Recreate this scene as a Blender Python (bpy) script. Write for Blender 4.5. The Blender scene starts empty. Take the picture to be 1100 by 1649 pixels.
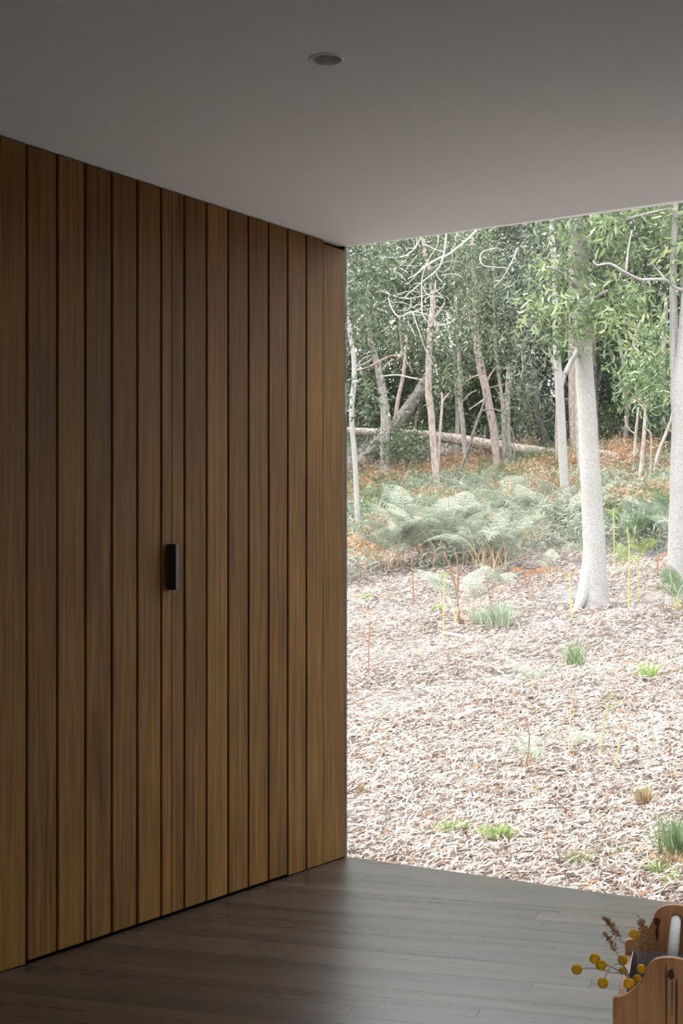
import bpy, bmesh, math, random
import numpy as np
from mathutils import Vector, Matrix, geometry

random.seed(7)
rng = np.random.default_rng(11)
sc = bpy.context.scene
col = sc.collection

# ------------------------------------------------------------------ camera, world, sun, exposure
F, HZ, CX = 2280.0, 880.0, 550.0            # focal length / horizon row / centre column of the 1100x1649 frame
EYE = 1.2208                                # eye height above the floor
cam_d = bpy.data.cameras.new('camera')
cam = bpy.data.objects.new('camera', cam_d)
col.objects.link(cam)
cam.location = (0, 0, EYE)
cam.rotation_euler = (math.pi / 2, 0, 0)
cam_d.sensor_width = 36
cam_d.sensor_fit = 'AUTO'
cam_d.lens = F / 1649 * 36
cam_d.shift_y = (HZ - 824.5) / 1649
cam_d.clip_end = 300
cam_d.clip_start = 0.05
sc.camera = cam

world = bpy.data.worlds.new('overcast_sky')
sc.world = world
world.use_nodes = True
bg = world.node_tree.nodes['Background']
bg.inputs['Color'].default_value = (0.93, 0.97, 1.0, 1)
bg.inputs['Strength'].default_value = 1.35

sun_d = bpy.data.lights.new('sun', 'SUN')
sun_d.energy = 2.6
sun_d.angle = math.radians(24)
sun_d.color = (1.0, 0.955, 0.9)
sun = bpy.data.objects.new('sun', sun_d)
col.objects.link(sun)
sun.rotation_euler = Vector((0.46, -0.20, -0.87)).to_track_quat('-Z', 'Y').to_euler()

vs = sc.view_settings
vs.view_transform = 'Standard'
vs.look = 'None'
vs.gamma = 1
vs.use_curve_mapping = False
vs.exposure = 2.22
sc.cycles.max_bounces = 8
sc.cycles.diffuse_bounces = 5
sc.cycles.glossy_bounces = 3
sc.cycles.transparent_max_bounces = 12


# ------------------------------------------------------------------ coordinates
def px(x, y, Y):
    return Vector(((x - CX) / F * Y, Y, EYE + (HZ - y) / F * Y))


D1 = Vector((1495, 2280, 0)).normalized()     # along the timber wall, away from the camera
D2 = Vector((3530, -2280, 0)).normalized()    # along the window sill, to the right
D2C = Vector((3650, -2280, 0)).normalized()   # along the ceiling edge
NW = Vector((D1.y, -D1.x, 0))                 # into the room from the timber wall
H = 2.4
YC = F * H / 981.5
C = Vector(((559 - CX) / F * YC, YC, 0))
WM = Matrix(((D1.x, NW.x, 0, C.x), (D1.y, NW.y, 0, C.y), (0, 0, 1, 0), (0, 0, 0, 1)))  # wall frame: t, n, z


def wall_t(x):
    k = (x - CX) / F
    return (k * C.y - C.x) / (D1.x - k * D1.y)


PS = [-60, -4, 0, 2, 4, 6, 8.5, 13, 18, 24, 32, 50, 90]
PZ = [-.3, -.3, -.16, -.07, .08, .30, .62, 1.3, 2.05, 3.1, 4.4, 7.2, 13.0]


def gz(x, y):
    s = (np.asarray(x) - C.x) * D1.x + (np.asarray(y) - C.y) * D1.y
    z = np.interp(s, PS, PZ)
    amp = np.clip(s / 6, 0, 1)
    return z + amp * (.035 * np.sin(1.3 * np.asarray(x) + .7 * np.asarray(y)) + .025 * np.sin(2.9 * np.asarray(y) - 1.9 * np.asarray(x)))


def ground_at(x, y):
    """where the sight line through a frame point meets the ground"""
    Y = np.arange(4.2, 80, .02)
    X = (x - CX) / F * Y
    Z = EYE + (HZ - y) / F * Y
    g = gz(X, Y)
    i = int(np.argmax(Z < g))
    if not (Z < g).any():
        i = len(Y) - 1
    return Vector((float(X[i]), float(Y[i]), float(g[i])))


# ------------------------------------------------------------------ object helpers
def link(o, parent=None):
    col.objects.link(o)
    if parent is not None:
        o.parent = parent
    return o


def tag(o, label=None, cat=None, group=None, kind=None):
    if label: o['label'] = label
    if cat: o['category'] = cat
    if group: o['group'] = group
    if kind: o['kind'] = kind
    return o


def empty(name, loc=(0, 0, 0), parent=None):
    o = bpy.data.objects.new(name, None)
    o.empty_display_size = .1
    o.location = loc
    return link(o, parent)


def mesh_np(name, V, T, mat, parent=None, tint=None, smooth=False):
    """triangle or quad mesh from arrays"""
    V = np.asarray(V, dtype=np.float32)
    T = np.asarray(T, dtype=np.int32)
    k = T.shape[1]
    me = bpy.data.meshes.new(name)
    me.vertices.add(len(V)); me.vertices.foreach_set('co', V.ravel())
    me.loops.add(T.size); me.loops.foreach_set('vertex_index', T.ravel())
    me.polygons.add(len(T))
    me.polygons.foreach_set('loop_start', np.arange(0, T.size, k, dtype=np.int32))
    if smooth:
        me.polygons.foreach_set('use_smooth', np.ones(len(T), dtype=bool))
    if tint is not None:
        a = me.attributes.new('tint', 'FLOAT', 'POINT')
        a.data.foreach_set('value', np.asarray(tint, dtype=np.float32))
    me.update(calc_edges=True)
    if mat is not None:
        for m in (mat if isinstance(mat, (list, tuple)) else [mat]):
            me.materials.append(m)
    o = bpy.data.objects.new(name, me)
    return link(o, parent)


def mesh_bm(name, bm, mat, parent=None, smooth=False):
    me = bpy.data.meshes.new(name)
    bmesh.ops.recalc_face_normals(bm, faces=bm.faces)
    bm.to_mesh(me); bm.free()
    if smooth:
        for p in me.polygons: p.use_smooth = True
    if mat is not None: me.materials.append(mat)
    o = bpy.data.objects.new(name, me)
    return link(o, parent)


def box_bm(x0, x1, y0, y1, z0, z1, bevel=0, bm=None):
    own = bm is None
    if own: bm = bmesh.new()
    vs_ = [bm.verts.new(p) for p in ((x0, y0, z0), (x1, y0, z0), (x1, y1, z0), (x0, y1, z0), (x0, y0, z1), (x1, y0, z1), (x1, y1, z1), (x0, y1, z1))]
    for f in ((0, 3, 2, 1), (4, 5, 6, 7), (0, 1, 5, 4), (1, 2, 6, 5), (2, 3, 7, 6), (3, 0, 4, 7)):
        bm.faces.new([vs_[i] for i in f])
    if bevel:
        bmesh.ops.bevel(bm, geom=list(bm.edges), offset=bevel, segments=1, affect='EDGES')
    return bm


def box(name, a, b, mat, parent=None, bevel=0, matrix=None):
    o = mesh_bm(name, box_bm(a[0], b[0], a[1], b[1], a[2], b[2], bevel), mat, parent)
    if matrix is not None: o.matrix_world = matrix
    return o


def prism_bm(poly, z0, z1):
    bm = bmesh.new()
    lo = [bm.verts.new((p[0], p[1], z0)) for p in poly]
    hi = [bm.verts.new((p[0], p[1], z1)) for p in poly]
    n = len(poly)
    bm.faces.new(lo); bm.faces.new(hi)
    for i in range(n):
        bm.faces.new((lo[i], lo[(i + 1) % n], hi[(i + 1) % n], hi[i]))
    return bm


# ------------------------------------------------------------------ materials
def new_mat(name):
    m = bpy.data.materials.new(name)
    m.use_nodes = True
    nt = m.node_tree
    return m, nt, nt.nodes['Principled BSDF'], nt.nodes, nt.links


def ramp(nodes, stops):
    r = nodes.new('ShaderNodeValToRGB')
    e = r.color_ramp.elements
    while len(e) < len(stops): e.new(.5)
    for el, (p, c) in zip(e, stops):
        el.position = p
        el.color = (*c, 1)
    return r


def plain(name, c, rough=.5, metal=0, spec=.5):
    m, nt, b, N, L = new_mat(name)
    b.inputs['Base Color'].default_value = (*c, 1)
    b.inputs['Roughness'].default_value = rough
    b.inputs['Metallic'].default_value = metal
    b.inputs['Specular IOR Level'].default_value = spec
    return m


def wood(name, stops, scale, rough=(.3, .45), spec=.5, bump=.15, tintvar=.35, blotch=.5):
    """straight grained timber, per-board shift from the object's random value"""
    m, nt, b, N, L = new_mat(name)
    tc = N.new('ShaderNodeTexCoord'); oi = N.new('ShaderNodeObjectInfo')
    mp = N.new('ShaderNodeMapping'); mp.inputs['Scale'].default_value = scale
    off = N.new('ShaderNodeVectorMath'); off.operation = 'MULTIPLY_ADD'
    off.inputs[1].default_value = (37, 53, 29)
    L.new(oi.outputs['Random'], off.inputs[0])
    L.new(tc.outputs['Object'], off.inputs[2])
    L.new(off.outputs[0], mp.inputs['Vector'])
    n1 = N.new('ShaderNodeTexNoise'); n1.inputs['Scale'].default_value = 1; n1.inputs['Detail'].default_value = 6; n1.inputs['Roughness'].default_value = .65
    L.new(mp.outputs[0], n1.inputs['Vector'])
    n2 = N.new('ShaderNodeTexNoise'); n2.inputs['Scale'].default_value = 2.2; n2.inputs['Detail'].default_value = 3
    L.new(off.outputs[0], n2.inputs['Vector'])
    a1 = N.new('ShaderNodeMath'); a1.operation = 'MULTIPLY_ADD'; a1.inputs[1].default_value = blotch
    sub = N.new('ShaderNodeMath'); sub.operation = 'SUBTRACT'; sub.inputs[1].default_value = .5
    L.new(n2.outputs[0], sub.inputs[0])
    L.new(sub.outputs[0], a1.inputs[0]); L.new(n1.outputs[0], a1.inputs[2])
    a2 = N.new('ShaderNodeMath'); a2.operation = 'MULTIPLY_ADD'; a2.inputs[1].default_value = tintvar
    s2 = N.new('ShaderNodeMath'); s2.operation = 'SUBTRACT'; s2.inputs[1].default_value = .5
    L.new(oi.outputs['Random'], s2.inputs[0])
    L.new(s2.outputs[0], a2.inputs[0]); L.new(a1.outputs[0], a2.inputs[2])
    r = ramp(N, stops)
    L.new(a2.outputs[0], r.inputs[0])
    L.new(r.outputs[0], b.inputs['Base Color'])
    mr = N.new('ShaderNodeMapRange'); mr.inputs['To Min'].default_value = rough[0]; mr.inputs['To Max'].default_value = rough[1]
    mr.inputs['From Min'].default_value = .3; mr.inputs['From Max'].default_value = .7
    L.new(n1.outputs[0], mr.inputs['Value']); L.new(mr.outputs[0], b.inputs['Roughness'])
    b.inputs['Specular IOR Level'].default_value = spec
    if bump:
        bp = N.new('ShaderNodeBump'); bp.inputs['Strength'].default_value = bump; bp.inputs['Distance'].default_value = .004
        L.new(n1.outputs[0], bp.inputs['Height']); L.new(bp.outputs[0], b.inputs['Normal'])
    return m


def leafmat(name, stops, rough=.5, trans=.3, spec=.3):
    m, nt, b, N, L = new_mat(name)
    at = N.new('ShaderNodeAttribute'); at.attribute_name = 'tint'
    r = ramp(N, stops)
    L.new(at.outputs['Fac'], r.inputs[0])
    L.new(r.outputs[0], b.inputs['Base Color'])
    b.inputs['Roughness'].default_value = rough
    b.inputs['Specular IOR Level'].default_value = spec
    if trans:
        t = N.new('ShaderNodeBsdfTranslucent'); mx = N.new('ShaderNodeMixShader'); mx.inputs[0].default_value = trans
        L.new(r.outputs[0], t.inputs['Color'])
        L.new(b.outputs[0], mx.inputs[1]); L.new(t.outputs[0], mx.inputs[2])
        L.new(mx.outputs[0], N['Material Output'].inputs['Surface'])
    return m


def bark(name, pale, mid, dark, scale=14, stretch=.35, bump=.5):
    m, nt, b, N, L = new_mat(name)
    tc = N.new('ShaderNodeTexCoord'); mp = N.new('ShaderNodeMapping'); mp.inputs['Scale'].default_value = (1, 1, stretch)
    L.new(tc.outputs['Object'], mp.inputs[0])
    n = N.new('ShaderNodeTexNoise'); n.inputs['Scale'].default_value = scale; n.inputs['Detail'].default_value = 8; n.inputs['Roughness'].default_value = .7
    L.new(mp.outputs[0], n.inputs['Vector'])
    r = ramp(N, [(.30, dark), (.43, mid), (.56, pale), (.8, tuple(min(1, c * 1.1) for c in pale))])
    L.new(n.outputs[0], r.inputs[0])
    n2 = N.new('ShaderNodeTexNoise'); n2.inputs['Scale'].default_value = 2.1; n2.inputs['Detail'].default_value = 3
    L.new(tc.outputs['Object'], n2.inputs['Vector'])
    mx = N.new('ShaderNodeMix'); mx.data_type = 'RGBA'
    mr = N.new('ShaderNodeMapRange'); mr.inputs['From Min'].default_value = .5; mr.inputs['From Max'].default_value = .72; mr.inputs['To Max'].default_value = .6
    L.new(n2.outputs[0], mr.inputs['Value']); L.new(mr.outputs[0], mx.inputs[0])
    L.new(r.outputs[0], mx.inputs[6]); mx.inputs[7].default_value = (*mid, 1)
    L.new(mx.outputs[2], b.inputs['Base Color'])
    b.inputs['Roughness'].default_value = .85
    b.inputs['Specular IOR Level'].default_value = .2
    bp = N.new('ShaderNodeBump'); bp.inputs['Strength'].default_value = bump; bp.inputs['Distance'].default_value = .02
    L.new(n.outputs[0], bp.inputs['Height']); L.new(bp.outputs[0], b.inputs['Normal'])
    return m


M = {}
M['wall_wood'] = wood('stained_cladding', [(.15, (0.0406, 0.0184, 0.00448)), (.42, (0.118, 0.056, 0.0129)), (.62, (0.183, 0.0926, 0.023)), (.9, (0.26, 0.137, 0.037))], (75, 75, 2.4), (.45, .6), .12, .3, .15, .3)
M['floor_wood'] = wood('dark_floor_timber', [(.2, (.022, .014, .010)), (.5, (.038, .024, .017)), (.75, (.062, .038, .025)), (.95, (.085, .05, .033))], (.7, 22, 22), (.25, .33), .6, 0, .4, .5)
M['tote_wood'] = wood('worn_pine', [(.2, (.24, .085, .028)), (.45, (.48, .20, .072)), (.65, (.62, .30, .125)), (.9, (.72, .42, .22))], (60, 60, 5), (.45, .6), .3, .25, .2, .7)
M['streak'] = wood('water_streaked_wood', [(.2, (.05, .022, .010)), (.5, (.12, .05, .02)), (.85, (.26, .11, .045))], (60, 60, 5), (.5, .65), .3, .2, .1, .3)
M['stain'] = wood('rust_stained_wood', [(.2, (.015, .011, .009)), (.45, (.05, .03, .02)), (.75, (.16, .08, .04))], (60, 60, 5), (.5, .65), .3, .2, .1, .3)
M['backing'] = plain('black_backing', (.006, .005, .005), .8, 0, .1)
M['black_metal'] = plain('black_powder_coat', (.012, .013, .014), .42, 0, .5)
M['frame'] = plain('dark_bronze_aluminium', (.03, .035, .034), .38, .3, .5)
M['galv'] = bark('galvanised_pipe', (.62, .62, .62), (.46, .46, .46), (.30, .30, .31), 160, 1, .15)
M['tin'] = plain('zinc_tin', (.36, .37, .38), .42, .6, .5)
M['trim_white'] = plain('white_trim', (.74, .75, .76), .5)
M['cup'] = plain('satin_reflector', (.62, .62, .62), .45, 0)
M['lens'] = plain('frosted_lens', (.6, .6, .6), .5)
M['dull_wall'] = plain('dark_grey_paint', (.10, .095, .09), .8)
M['roof'] = plain('roof_sheet', (.25, .26, .26), .6)
M['slab'] = plain('deck_edge_dark', (.02, .016, .013), .7)

m, nt, b, N, L = new_mat('ceiling_paint'); M['ceiling'] = m
n = N.new('ShaderNodeTexNoise'); n.inputs['Scale'].default_value = 60; n.inputs['Detail'].default_value = 4
r = ramp(N, [(.3, (.83, .885, .93)), (.7, (.85, .90, .945))])
L.new(n.outputs[0], r.inputs[0]); L.new(r.outputs[0], b.inputs['Base Color'])
b.inputs['Roughness'].default_value = .9; b.inputs['Specular IOR Level'].default_value = .15

m, nt, b, N, L = new_mat('window_glass'); M['glass'] = m
lw = N.new('ShaderNodeLayerWeight'); lw.inputs['Blend'].default_value = .5
pw = N.new('ShaderNodeMath'); pw.operation = 'POWER'; pw.inputs[1].default_value = 5
L.new(lw.outputs['Facing'], pw.inputs[0])
fr = N.new('ShaderNodeMath'); fr.operation = 'MULTIPLY_ADD'; fr.inputs[1].default_value = .96; fr.inputs[2].default_value = .035
L.new(pw.outputs[0], fr.inputs[0])
tr = N.new('ShaderNodeBsdfTransparent'); tr.inputs['Color'].default_value = (.985, .99, .988, 1)
gl = N.new('ShaderNodeBsdfGlossy'); gl.inputs['Roughness'].default_value = .0
mx = N.new('ShaderNodeMixShader')
L.new(fr.outputs[0], mx.inputs[0]); L.new(tr.outputs[0], mx.inputs[1]); L.new(gl.outputs[0], mx.inputs[2])
L.new(mx.outputs[0], N['Material Output'].inputs['Surface'])

m, nt, b, N, L = new_mat('forest_floor'); M['ground'] = m
tc = N.new('ShaderNodeTexCoord')
n = N.new('ShaderNodeTexNoise'); n.inputs['Scale'].default_value = 26; n.inputs['Detail'].default_value = 8; n.inputs['Roughness'].default_value = .75
v = N.new('ShaderNodeTexNoise'); v.inputs['Scale'].default_value = 1.1; v.inputs['Detail'].default_value = 4
L.new(tc.outputs['Object'], n.inputs['Vector']); L.new(tc.outputs['Object'], v.inputs['Vector'])
r1 = ramp(N, [(.3, (.06, .048, .042)), (.48, (.14, .118, .106)), (.65, (.25, .22, .20))])
r2 = ramp(N, [(.3, (.07, .064, .066)), (.5, (.155, .145, .152)), (.7, (.25, .24, .245))])
L.new(n.outputs[0], r1.inputs[0]); L.new(n.outputs[0], r2.inputs[0])
mx = N.new('ShaderNodeMix'); mx.data_type = 'RGBA'
mr = N.new('ShaderNodeMapRange'); mr.inputs['From Min'].default_value = .45; mr.inputs['From Max'].default_value = .6
L.new(v.outputs[0], mr.inputs['Value']); L.new(mr.outputs[0], mx.inputs[0])
L.new(r1.outputs[0], mx.inputs[6]); L.new(r2.outputs[0], mx.inputs[7])
L.new(mx.outputs[2], b.inputs['Base Color']); b.inputs['Roughness'].default_value = .95; b.inputs['Specular IOR Level'].default_value = .1
bp = N.new('ShaderNodeBump'); bp.inputs['Strength'].default_value = .8; bp.inputs['Distance'].default_value = .03
L.new(n.outputs[0], bp.inputs['Height']); L.new(bp.outputs[0], b.inputs['Normal'])

M['litter'] = leafmat('dry_leaf', [(0, (0.0489, 0.0344, 0.0288)), (.15, (0.128, 0.0915, 0.075)), (.40, (0.257, 0.205, 0.175)), (.70, (0.355, 0.308, 0.279)), (.90, (0.465, 0.427, 0.4)), (.96, (0.318, 0.16, 0.0689)), (1, (0.257, 0.0889, 0.0316))], .7, .12, .2)
M['leaf_bright'] = leafmat('wattle_leaf_near', [(0, (0.0299, 0.057, 0.0245)), (.45, (0.109, 0.157, 0.076)), (.8, (0.217, 0.272, 0.13)), (1, (0.337, 0.358, 0.174))], .42, .35, .45)
M['leaf_mid'] = leafmat('wattle_leaf', [(0, (0.0167, 0.0313, 0.0156)), (.5, (0.0601, 0.0862, 0.0459)), (.85, (0.136, 0.167, 0.0862)), (1, (0.292, 0.313, 0.209))], .38, .32, .5)  # palest stop paints whitish glints into the leaf colour
M['leaf_grey'] = leafmat('grey_green_leaf', [(0, (0.0189, 0.0292, 0.0193)), (.5, (0.0653, 0.0835, 0.0574)), (.85, (0.136, 0.156, 0.113)), (1, (0.261, 0.277, 0.219))], .42, .3, .5)  # pale top stop stands in for light specks on the leaves
M['leaf_dark'] = leafmat('dark_needle_leaf', [(0, (0.00887, 0.0155, 0.00977)), (.6, (0.0311, 0.0488, 0.0289)), (1, (0.0797, 0.112, 0.058))], .5, .25, .3)
M['fern_sage'] = leafmat('sage_bracken', [(0, (0.108, 0.14, 0.103)), (.5, (0.221, 0.257, 0.201)), (1, (0.351, 0.365, 0.299))], .55, .3, .25)
M['fern_green'] = leafmat('green_bracken', [(0, (0.0355, 0.0759, 0.0355)), (.5, (0.0908, 0.146, 0.0759)), (1, (0.193, 0.243, 0.122))], .55, .35, .25)
M['fern_lime'] = leafmat('lime_bracken', [(0, (0.0781, 0.12, 0.0323)), (.5, (0.166, 0.212, 0.0737)), (1, (0.267, 0.286, 0.12))], .55, .35, .25)
M['fern_rust'] = leafmat('dead_bracken', [(0, (0.113, 0.0503, 0.0238)), (.5, (0.293, 0.151, 0.079)), (1, (0.441, 0.302, 0.206))], .7, .25, .15)
M['fern_tan'] = leafmat('faded_bracken', [(0, (0.216, 0.136, 0.079)), (.5, (0.396, 0.273, 0.179)), (1, (0.517, 0.403, 0.303))], .7, .25, .15)
M['grass_green'] = leafmat('tussock_blade', [(0, (0.0968, 0.158, 0.0749)), (.5, (0.195, 0.27, 0.15)), (1, (0.412, 0.374, 0.24))], .5, .3, .3)
M['grass_sage'] = leafmat('sage_blade', [(0, (0.172, 0.232, 0.163)), (.5, (0.327, 0.388, 0.283)), (1, (0.535, 0.499, 0.38))], .5, .3, .3)
M['grass_dry'] = leafmat('dry_blade', [(0, (0.187, 0.118, 0.0499)), (.5, (0.325, 0.231, 0.125)), (1, (0.45, 0.374, 0.262))], .6, .3, .2)
M['sprout'] = leafmat('sprout_leaf', [(0, (0.11, 0.186, 0.0549)), (.5, (0.227, 0.309, 0.103)), (1, (0.377, 0.426, 0.178))], .5, .35, .3)
M['stalk_red'] = plain('red_brown_stalk', (.22, .10, .055), .6, 0, .3)
M['stalk_green'] = plain('olive_stalk', (.33, .33, .10), .6, 0, .3)
M['stalk_tan'] = plain('tan_stalk', (.46, .33, .20), .6, 0, .3)
M['bark_white'] = bark('white_gum_bark', (0.326, 0.313, 0.3), (0.242, 0.222, 0.206), (0.0977, 0.0845, 0.0751), 95, .7, .3)
M['bark_pink'] = bark('pinkish_bark', (0.364, 0.302, 0.269), (0.251, 0.194, 0.17), (0.101, 0.0752, 0.0627), 26, .4, .5)
M['bark_grey'] = bark('grey_bark', (0.313, 0.283, 0.257), (0.207, 0.176, 0.157), (0.0819, 0.0658, 0.0564), 24, .4, .5)
M['bark_dark'] = bark('charred_bark', (.085, .078, .07), (.045, .04, .036), (.012, .011, .010), 24, .4, .6)
M['bark_log'] = bark('weathered_log', (0.369, 0.321, 0.281), (0.2, 0.16, 0.132), (0.0481, 0.0385, 0.0321), 16, 1, .7)
M['bark_lean'] = bark('leaning_trunk_bark', (0.174, 0.157, 0.143), (0.091, 0.0767, 0.0697), (0.0244, 0.0209, 0.0188), 16, .6, .7)
M['dead_wood'] = bark('bleached_twig', (0.502, 0.482, 0.457), (0.376, 0.346, 0.313), (0.226, 0.194, 0.176), 30, .6, .2)
M['stick'] = bark('fallen_stick_bark', (0.321, 0.237, 0.189), (0.195, 0.133, 0.101), (0.0697, 0.0488, 0.0383), 40, 1, .3)
M['stick_pale'] = bark('bleached_stick', (0.558, 0.508, 0.46), (0.432, 0.37, 0.321), (0.244, 0.189, 0.153), 40, 1, .3)
m = plain('billy_button_yellow', (.56, .33, .012), .8, 0, .2); M['yellow'] = m
nt = m.node_tree; N = nt.nodes; L = nt.links
n = N.new('ShaderNodeTexVoronoi'); n.inputs['Scale'].default_value = 420
tc = N.new('ShaderNodeTexCoord'); L.new(tc.outputs['Object'], n.inputs['Vector'])
r = ramp(N, [(0, (.90, .56, .03)), (.6, (.74, .42, .015)), (1, (.45, .23, .008))]); L.new(n.outputs['Distance'], r.inputs[0]); L.new(r.outputs[0], N['Principled BSDF'].inputs['Base Color'])
M['dry_stem'] = plain('dry_stem', (.50, .41, .34), .7, 0, .2)
M['dry_seed'] = plain('dry_seed_head', (.42, .24, .11), .8, 0, .2)

# ------------------------------------------------------------------ THE ROOM
WLEN, WWIN, BACK = 4.6, 2.5, -7.4                       # room width, window length, rear end of the timber wall (t)


def V2(v): return (v.x, v.y)


# floor: a dark slab with boards laid on it, clipped to the room
A0 = C.copy()
A1 = C + D2 * WLEN
A2 = A1 + D1 * BACK
A3 = C + D1 * BACK
floor_poly = [A0, A1, A2, A3]
floor = mesh_bm('floor', prism_bm([V2(p) for p in [A0 + D1 * .0 - D2 * .1, A1, A2, A3 - D2 * .1]], -.14, -.022), M['slab'])
tag(floor, kind='structure')
bdir = Vector((7500, -2280, 0)).normalized()
bnor = Vector((-bdir.y, bdir.x, 0))
BW = .084


def clip(poly, n_, d, keep_less):
    out = []
    for i in range(len(poly)):
        a, b_ = poly[i], poly[(i + 1) % len(poly)]
        da, db = a.dot(n_) - d, b_.dot(n_) - d
        if not keep_less: da, db = -da, -db
        if da <= 0: out.append(a)
        if da * db < 0: out.append(a.lerp(b_, da / (da - db)))
    return out


lo = min(p.dot(bnor) for p in floor_poly); hi = max(p.dot(bnor) for p in floor_poly)
BMX = Matrix(((bdir.x, bnor.x, 0, 0), (bdir.y, bnor.y, 0, 0), (0, 0, 1, 0), (0, 0, 0, 1)))
BMI = BMX.inverted()
k = 0
while lo + k * BW < hi:
    d0 = lo + k * BW
    poly = clip(clip(floor_poly, bnor, d0 + .0004, False), bnor, d0 + BW - .0004, True)
    k += 1
    if len(poly) < 3: continue
    # only the visible half of the room gets its boards cut into lengths
    ts = [p.dot(bdir) for p in poly]
    cuts = [min(ts)]
    t = min(ts) + random.uniform(.8, 4.5)
    while t < max(ts) - .4:
        cuts.append(t); t += random.uniform(3.4, 5.2)
    cuts.append(max(ts))
    for a, b_ in zip(cuts, cuts[1:]):
        pp = clip(clip(poly, bdir, a + .0004, False), bdir, b_ - .0004, True)
        if len(pp) < 3: continue
        loc = [BMI @ p for p in pp]
        zt = random.uniform(-.0002, 0)
        o = mesh_bm('floorboard', prism_bm([(p.x, p.y) for p in loc], -.022, zt), M['floor_wood'], floor)
        o.matrix_world = BMX

# ceiling with the hole of the downlight, fascia edge, roof above
DLC = Vector(((526 - CX) / F * 3.425, 3.425, 0)); DLR = .0415
ce0 = C - D2 * .12 + Vector((0, 0, 0))
ce1 = C + D2C * (WLEN + .2)
ce2 = A2 + D2 * .2 - D1 * .1
ce3 = A3 - D2 * .12 - D1 * .1
outer = [Vector((p.x, p.y, H)) for p in (ce0 - D2C * 0, C, ce1, ce2, ce3)]
hole = [Vector((DLC.x + DLR * math.cos(a), DLC.y + DLR * math.sin(a), H)) for a in np.linspace(0, 2 * math.pi, 40, endpoint=False)]
tri = geometry.tessellate_polygon([outer, hole])
bm = bmesh.new()
vv = [bm.verts.new(p) for p in outer + hole]
for t in tri:
    try: bm.faces.new([vv[i] for i in t])
    except ValueError: pass
up = [bm.verts.new((p.x, p.y, H + .12)) for p in outer]
for i in range(5):
    j = (i + 1) % 5
    bm.faces.new((vv[i], vv[j], up[j], up[i]))
ceiling = mesh_bm('ceiling', bm, M['ceiling']); tag(ceiling, kind='structure')
roof = mesh_bm('roof', prism_bm([V2(p) for p in outer], H + .12, H + .34), M['roof']); tag(roof, kind='structure')

# timber wall
wall = box('wall_left', (BACK - .1, -.30, -.14), (-.001, -.032, H), M['backing'], None, 0, WM)
tag(wall, kind='structure')
GR = [43.6, 92.7, 137.7, 180.5, 221.5, 260, 276.8, 297.3, 333, 367.8, 400.5, 432.7, 463.5, 493.5, 520.8]
HAIR = {276.8, 520.8}
gt = [(wall_t(x), .0012 if x in HAIR else .0053) for x in GR]
D_L = (gt[0][0], gt[6][0]); D_R = (gt[6][0], gt[12][0])
door1 = box('door_1', (D_L[0] + .004, -.031, .010), (D_L[1] - .0008, -.013, H - .006), M['backing'], None, 0, WM); tag(door1, kind='structure')
door2 = box('door_2', (D_R[0] + .0008, -.031, .010), (D_R[1] - .004, -.013, H - .006), M['backing'], None, 0, WM); tag(door2, kind='structure')
tag(door1, 'flush cupboard door leaf of dark vertical boards carrying the black pull')
tag(door2, 'flush cupboard door leaf of dark vertical boards right of the black pull')


def plank(t0, t1, z0, z1, parent, n0=-.0125, n1=0.0):
    o = mesh_bm('board', box_bm(t0, t1, n0, n1, z0, z1, .0014), M['wall_wood'], parent)
    o.matrix_world = WM


# boards left of the doors, running on behind the camera
t = gt[0][0] - gt[0][1]
while t > BACK:
    plank(t - .128, t, .002, H - .003, wall, -.032)
    t -= .1385
for i in range(len(gt)):
    t0 = gt[i][0] + gt[i][1]
    t1 = (gt[i + 1][0] - gt[i + 1][1]) if i + 1 < len(gt) else wall_t(555.6)
    if i < 6: plank(t0, t1, .009, H - .004, door1)
    elif i < 12: plank(t0, t1, .009, H - .004, door2)
    elif i == 14: plank(t0, t1, .002, H - .016, wall, -.032, -.001)
    else: plank(t0, t1, .002, H - .003, wall, -.032)

# black pull on the left door leaf
th = wall_t(270.5)
bm = bmesh.new()
box_bm(th - .006, th + .0125, 0, .0385, 1.078, 1.229, 0, bm)
bmesh.ops.bevel(bm, geom=list(bm.edges), offset=.0012, segments=2, affect='EDGES')
hd = mesh_bm('pull_handle', bm, M['black_metal'], door1); hd.matrix_world = WM
hd['label'] = 'black rectangular block pull'

# remaining walls of the room
BN0, BN1, BZ = 2.3, 4.4, 2.3                 # unseen rear window behind the camera, added to light the tote's near end
bm = bmesh.new()
for (n0, n1, z0, z1) in ((-.2, BN0, -.14, H), (BN1, WLEN + .2, -.14, H), (BN0, BN1, BZ, H), (BN0, BN1, -.14, 0)):
    box_bm(BACK - .2, BACK, n0, n1, z0, z1, 0, bm)
b1 = mesh_bm('wall_back', bm, M['dull_wall']); b1.matrix_world = WM; tag(b1, kind='structure')
win2 = box('added_rear_window', (BACK - .11, BN0, 0), (BACK - .10, BN1, BZ), M['glass'], None, 0, WM); tag(win2, kind='structure')
b3 = box('added_front_wall', (-.16, WWIN, -.14), (-.001, WLEN + .2, H), M['dull_wall'], None, 0, WM); tag(b3, kind='structure')  # unseen wall piece, added to narrow the window and dim the timber wall
b2 = box('wall_right', (BACK, WLEN, -.14), (-.0, WLEN + .2, H), M['dull_wall'], None, 0, WM); tag(b2, kind='structure')

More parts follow.
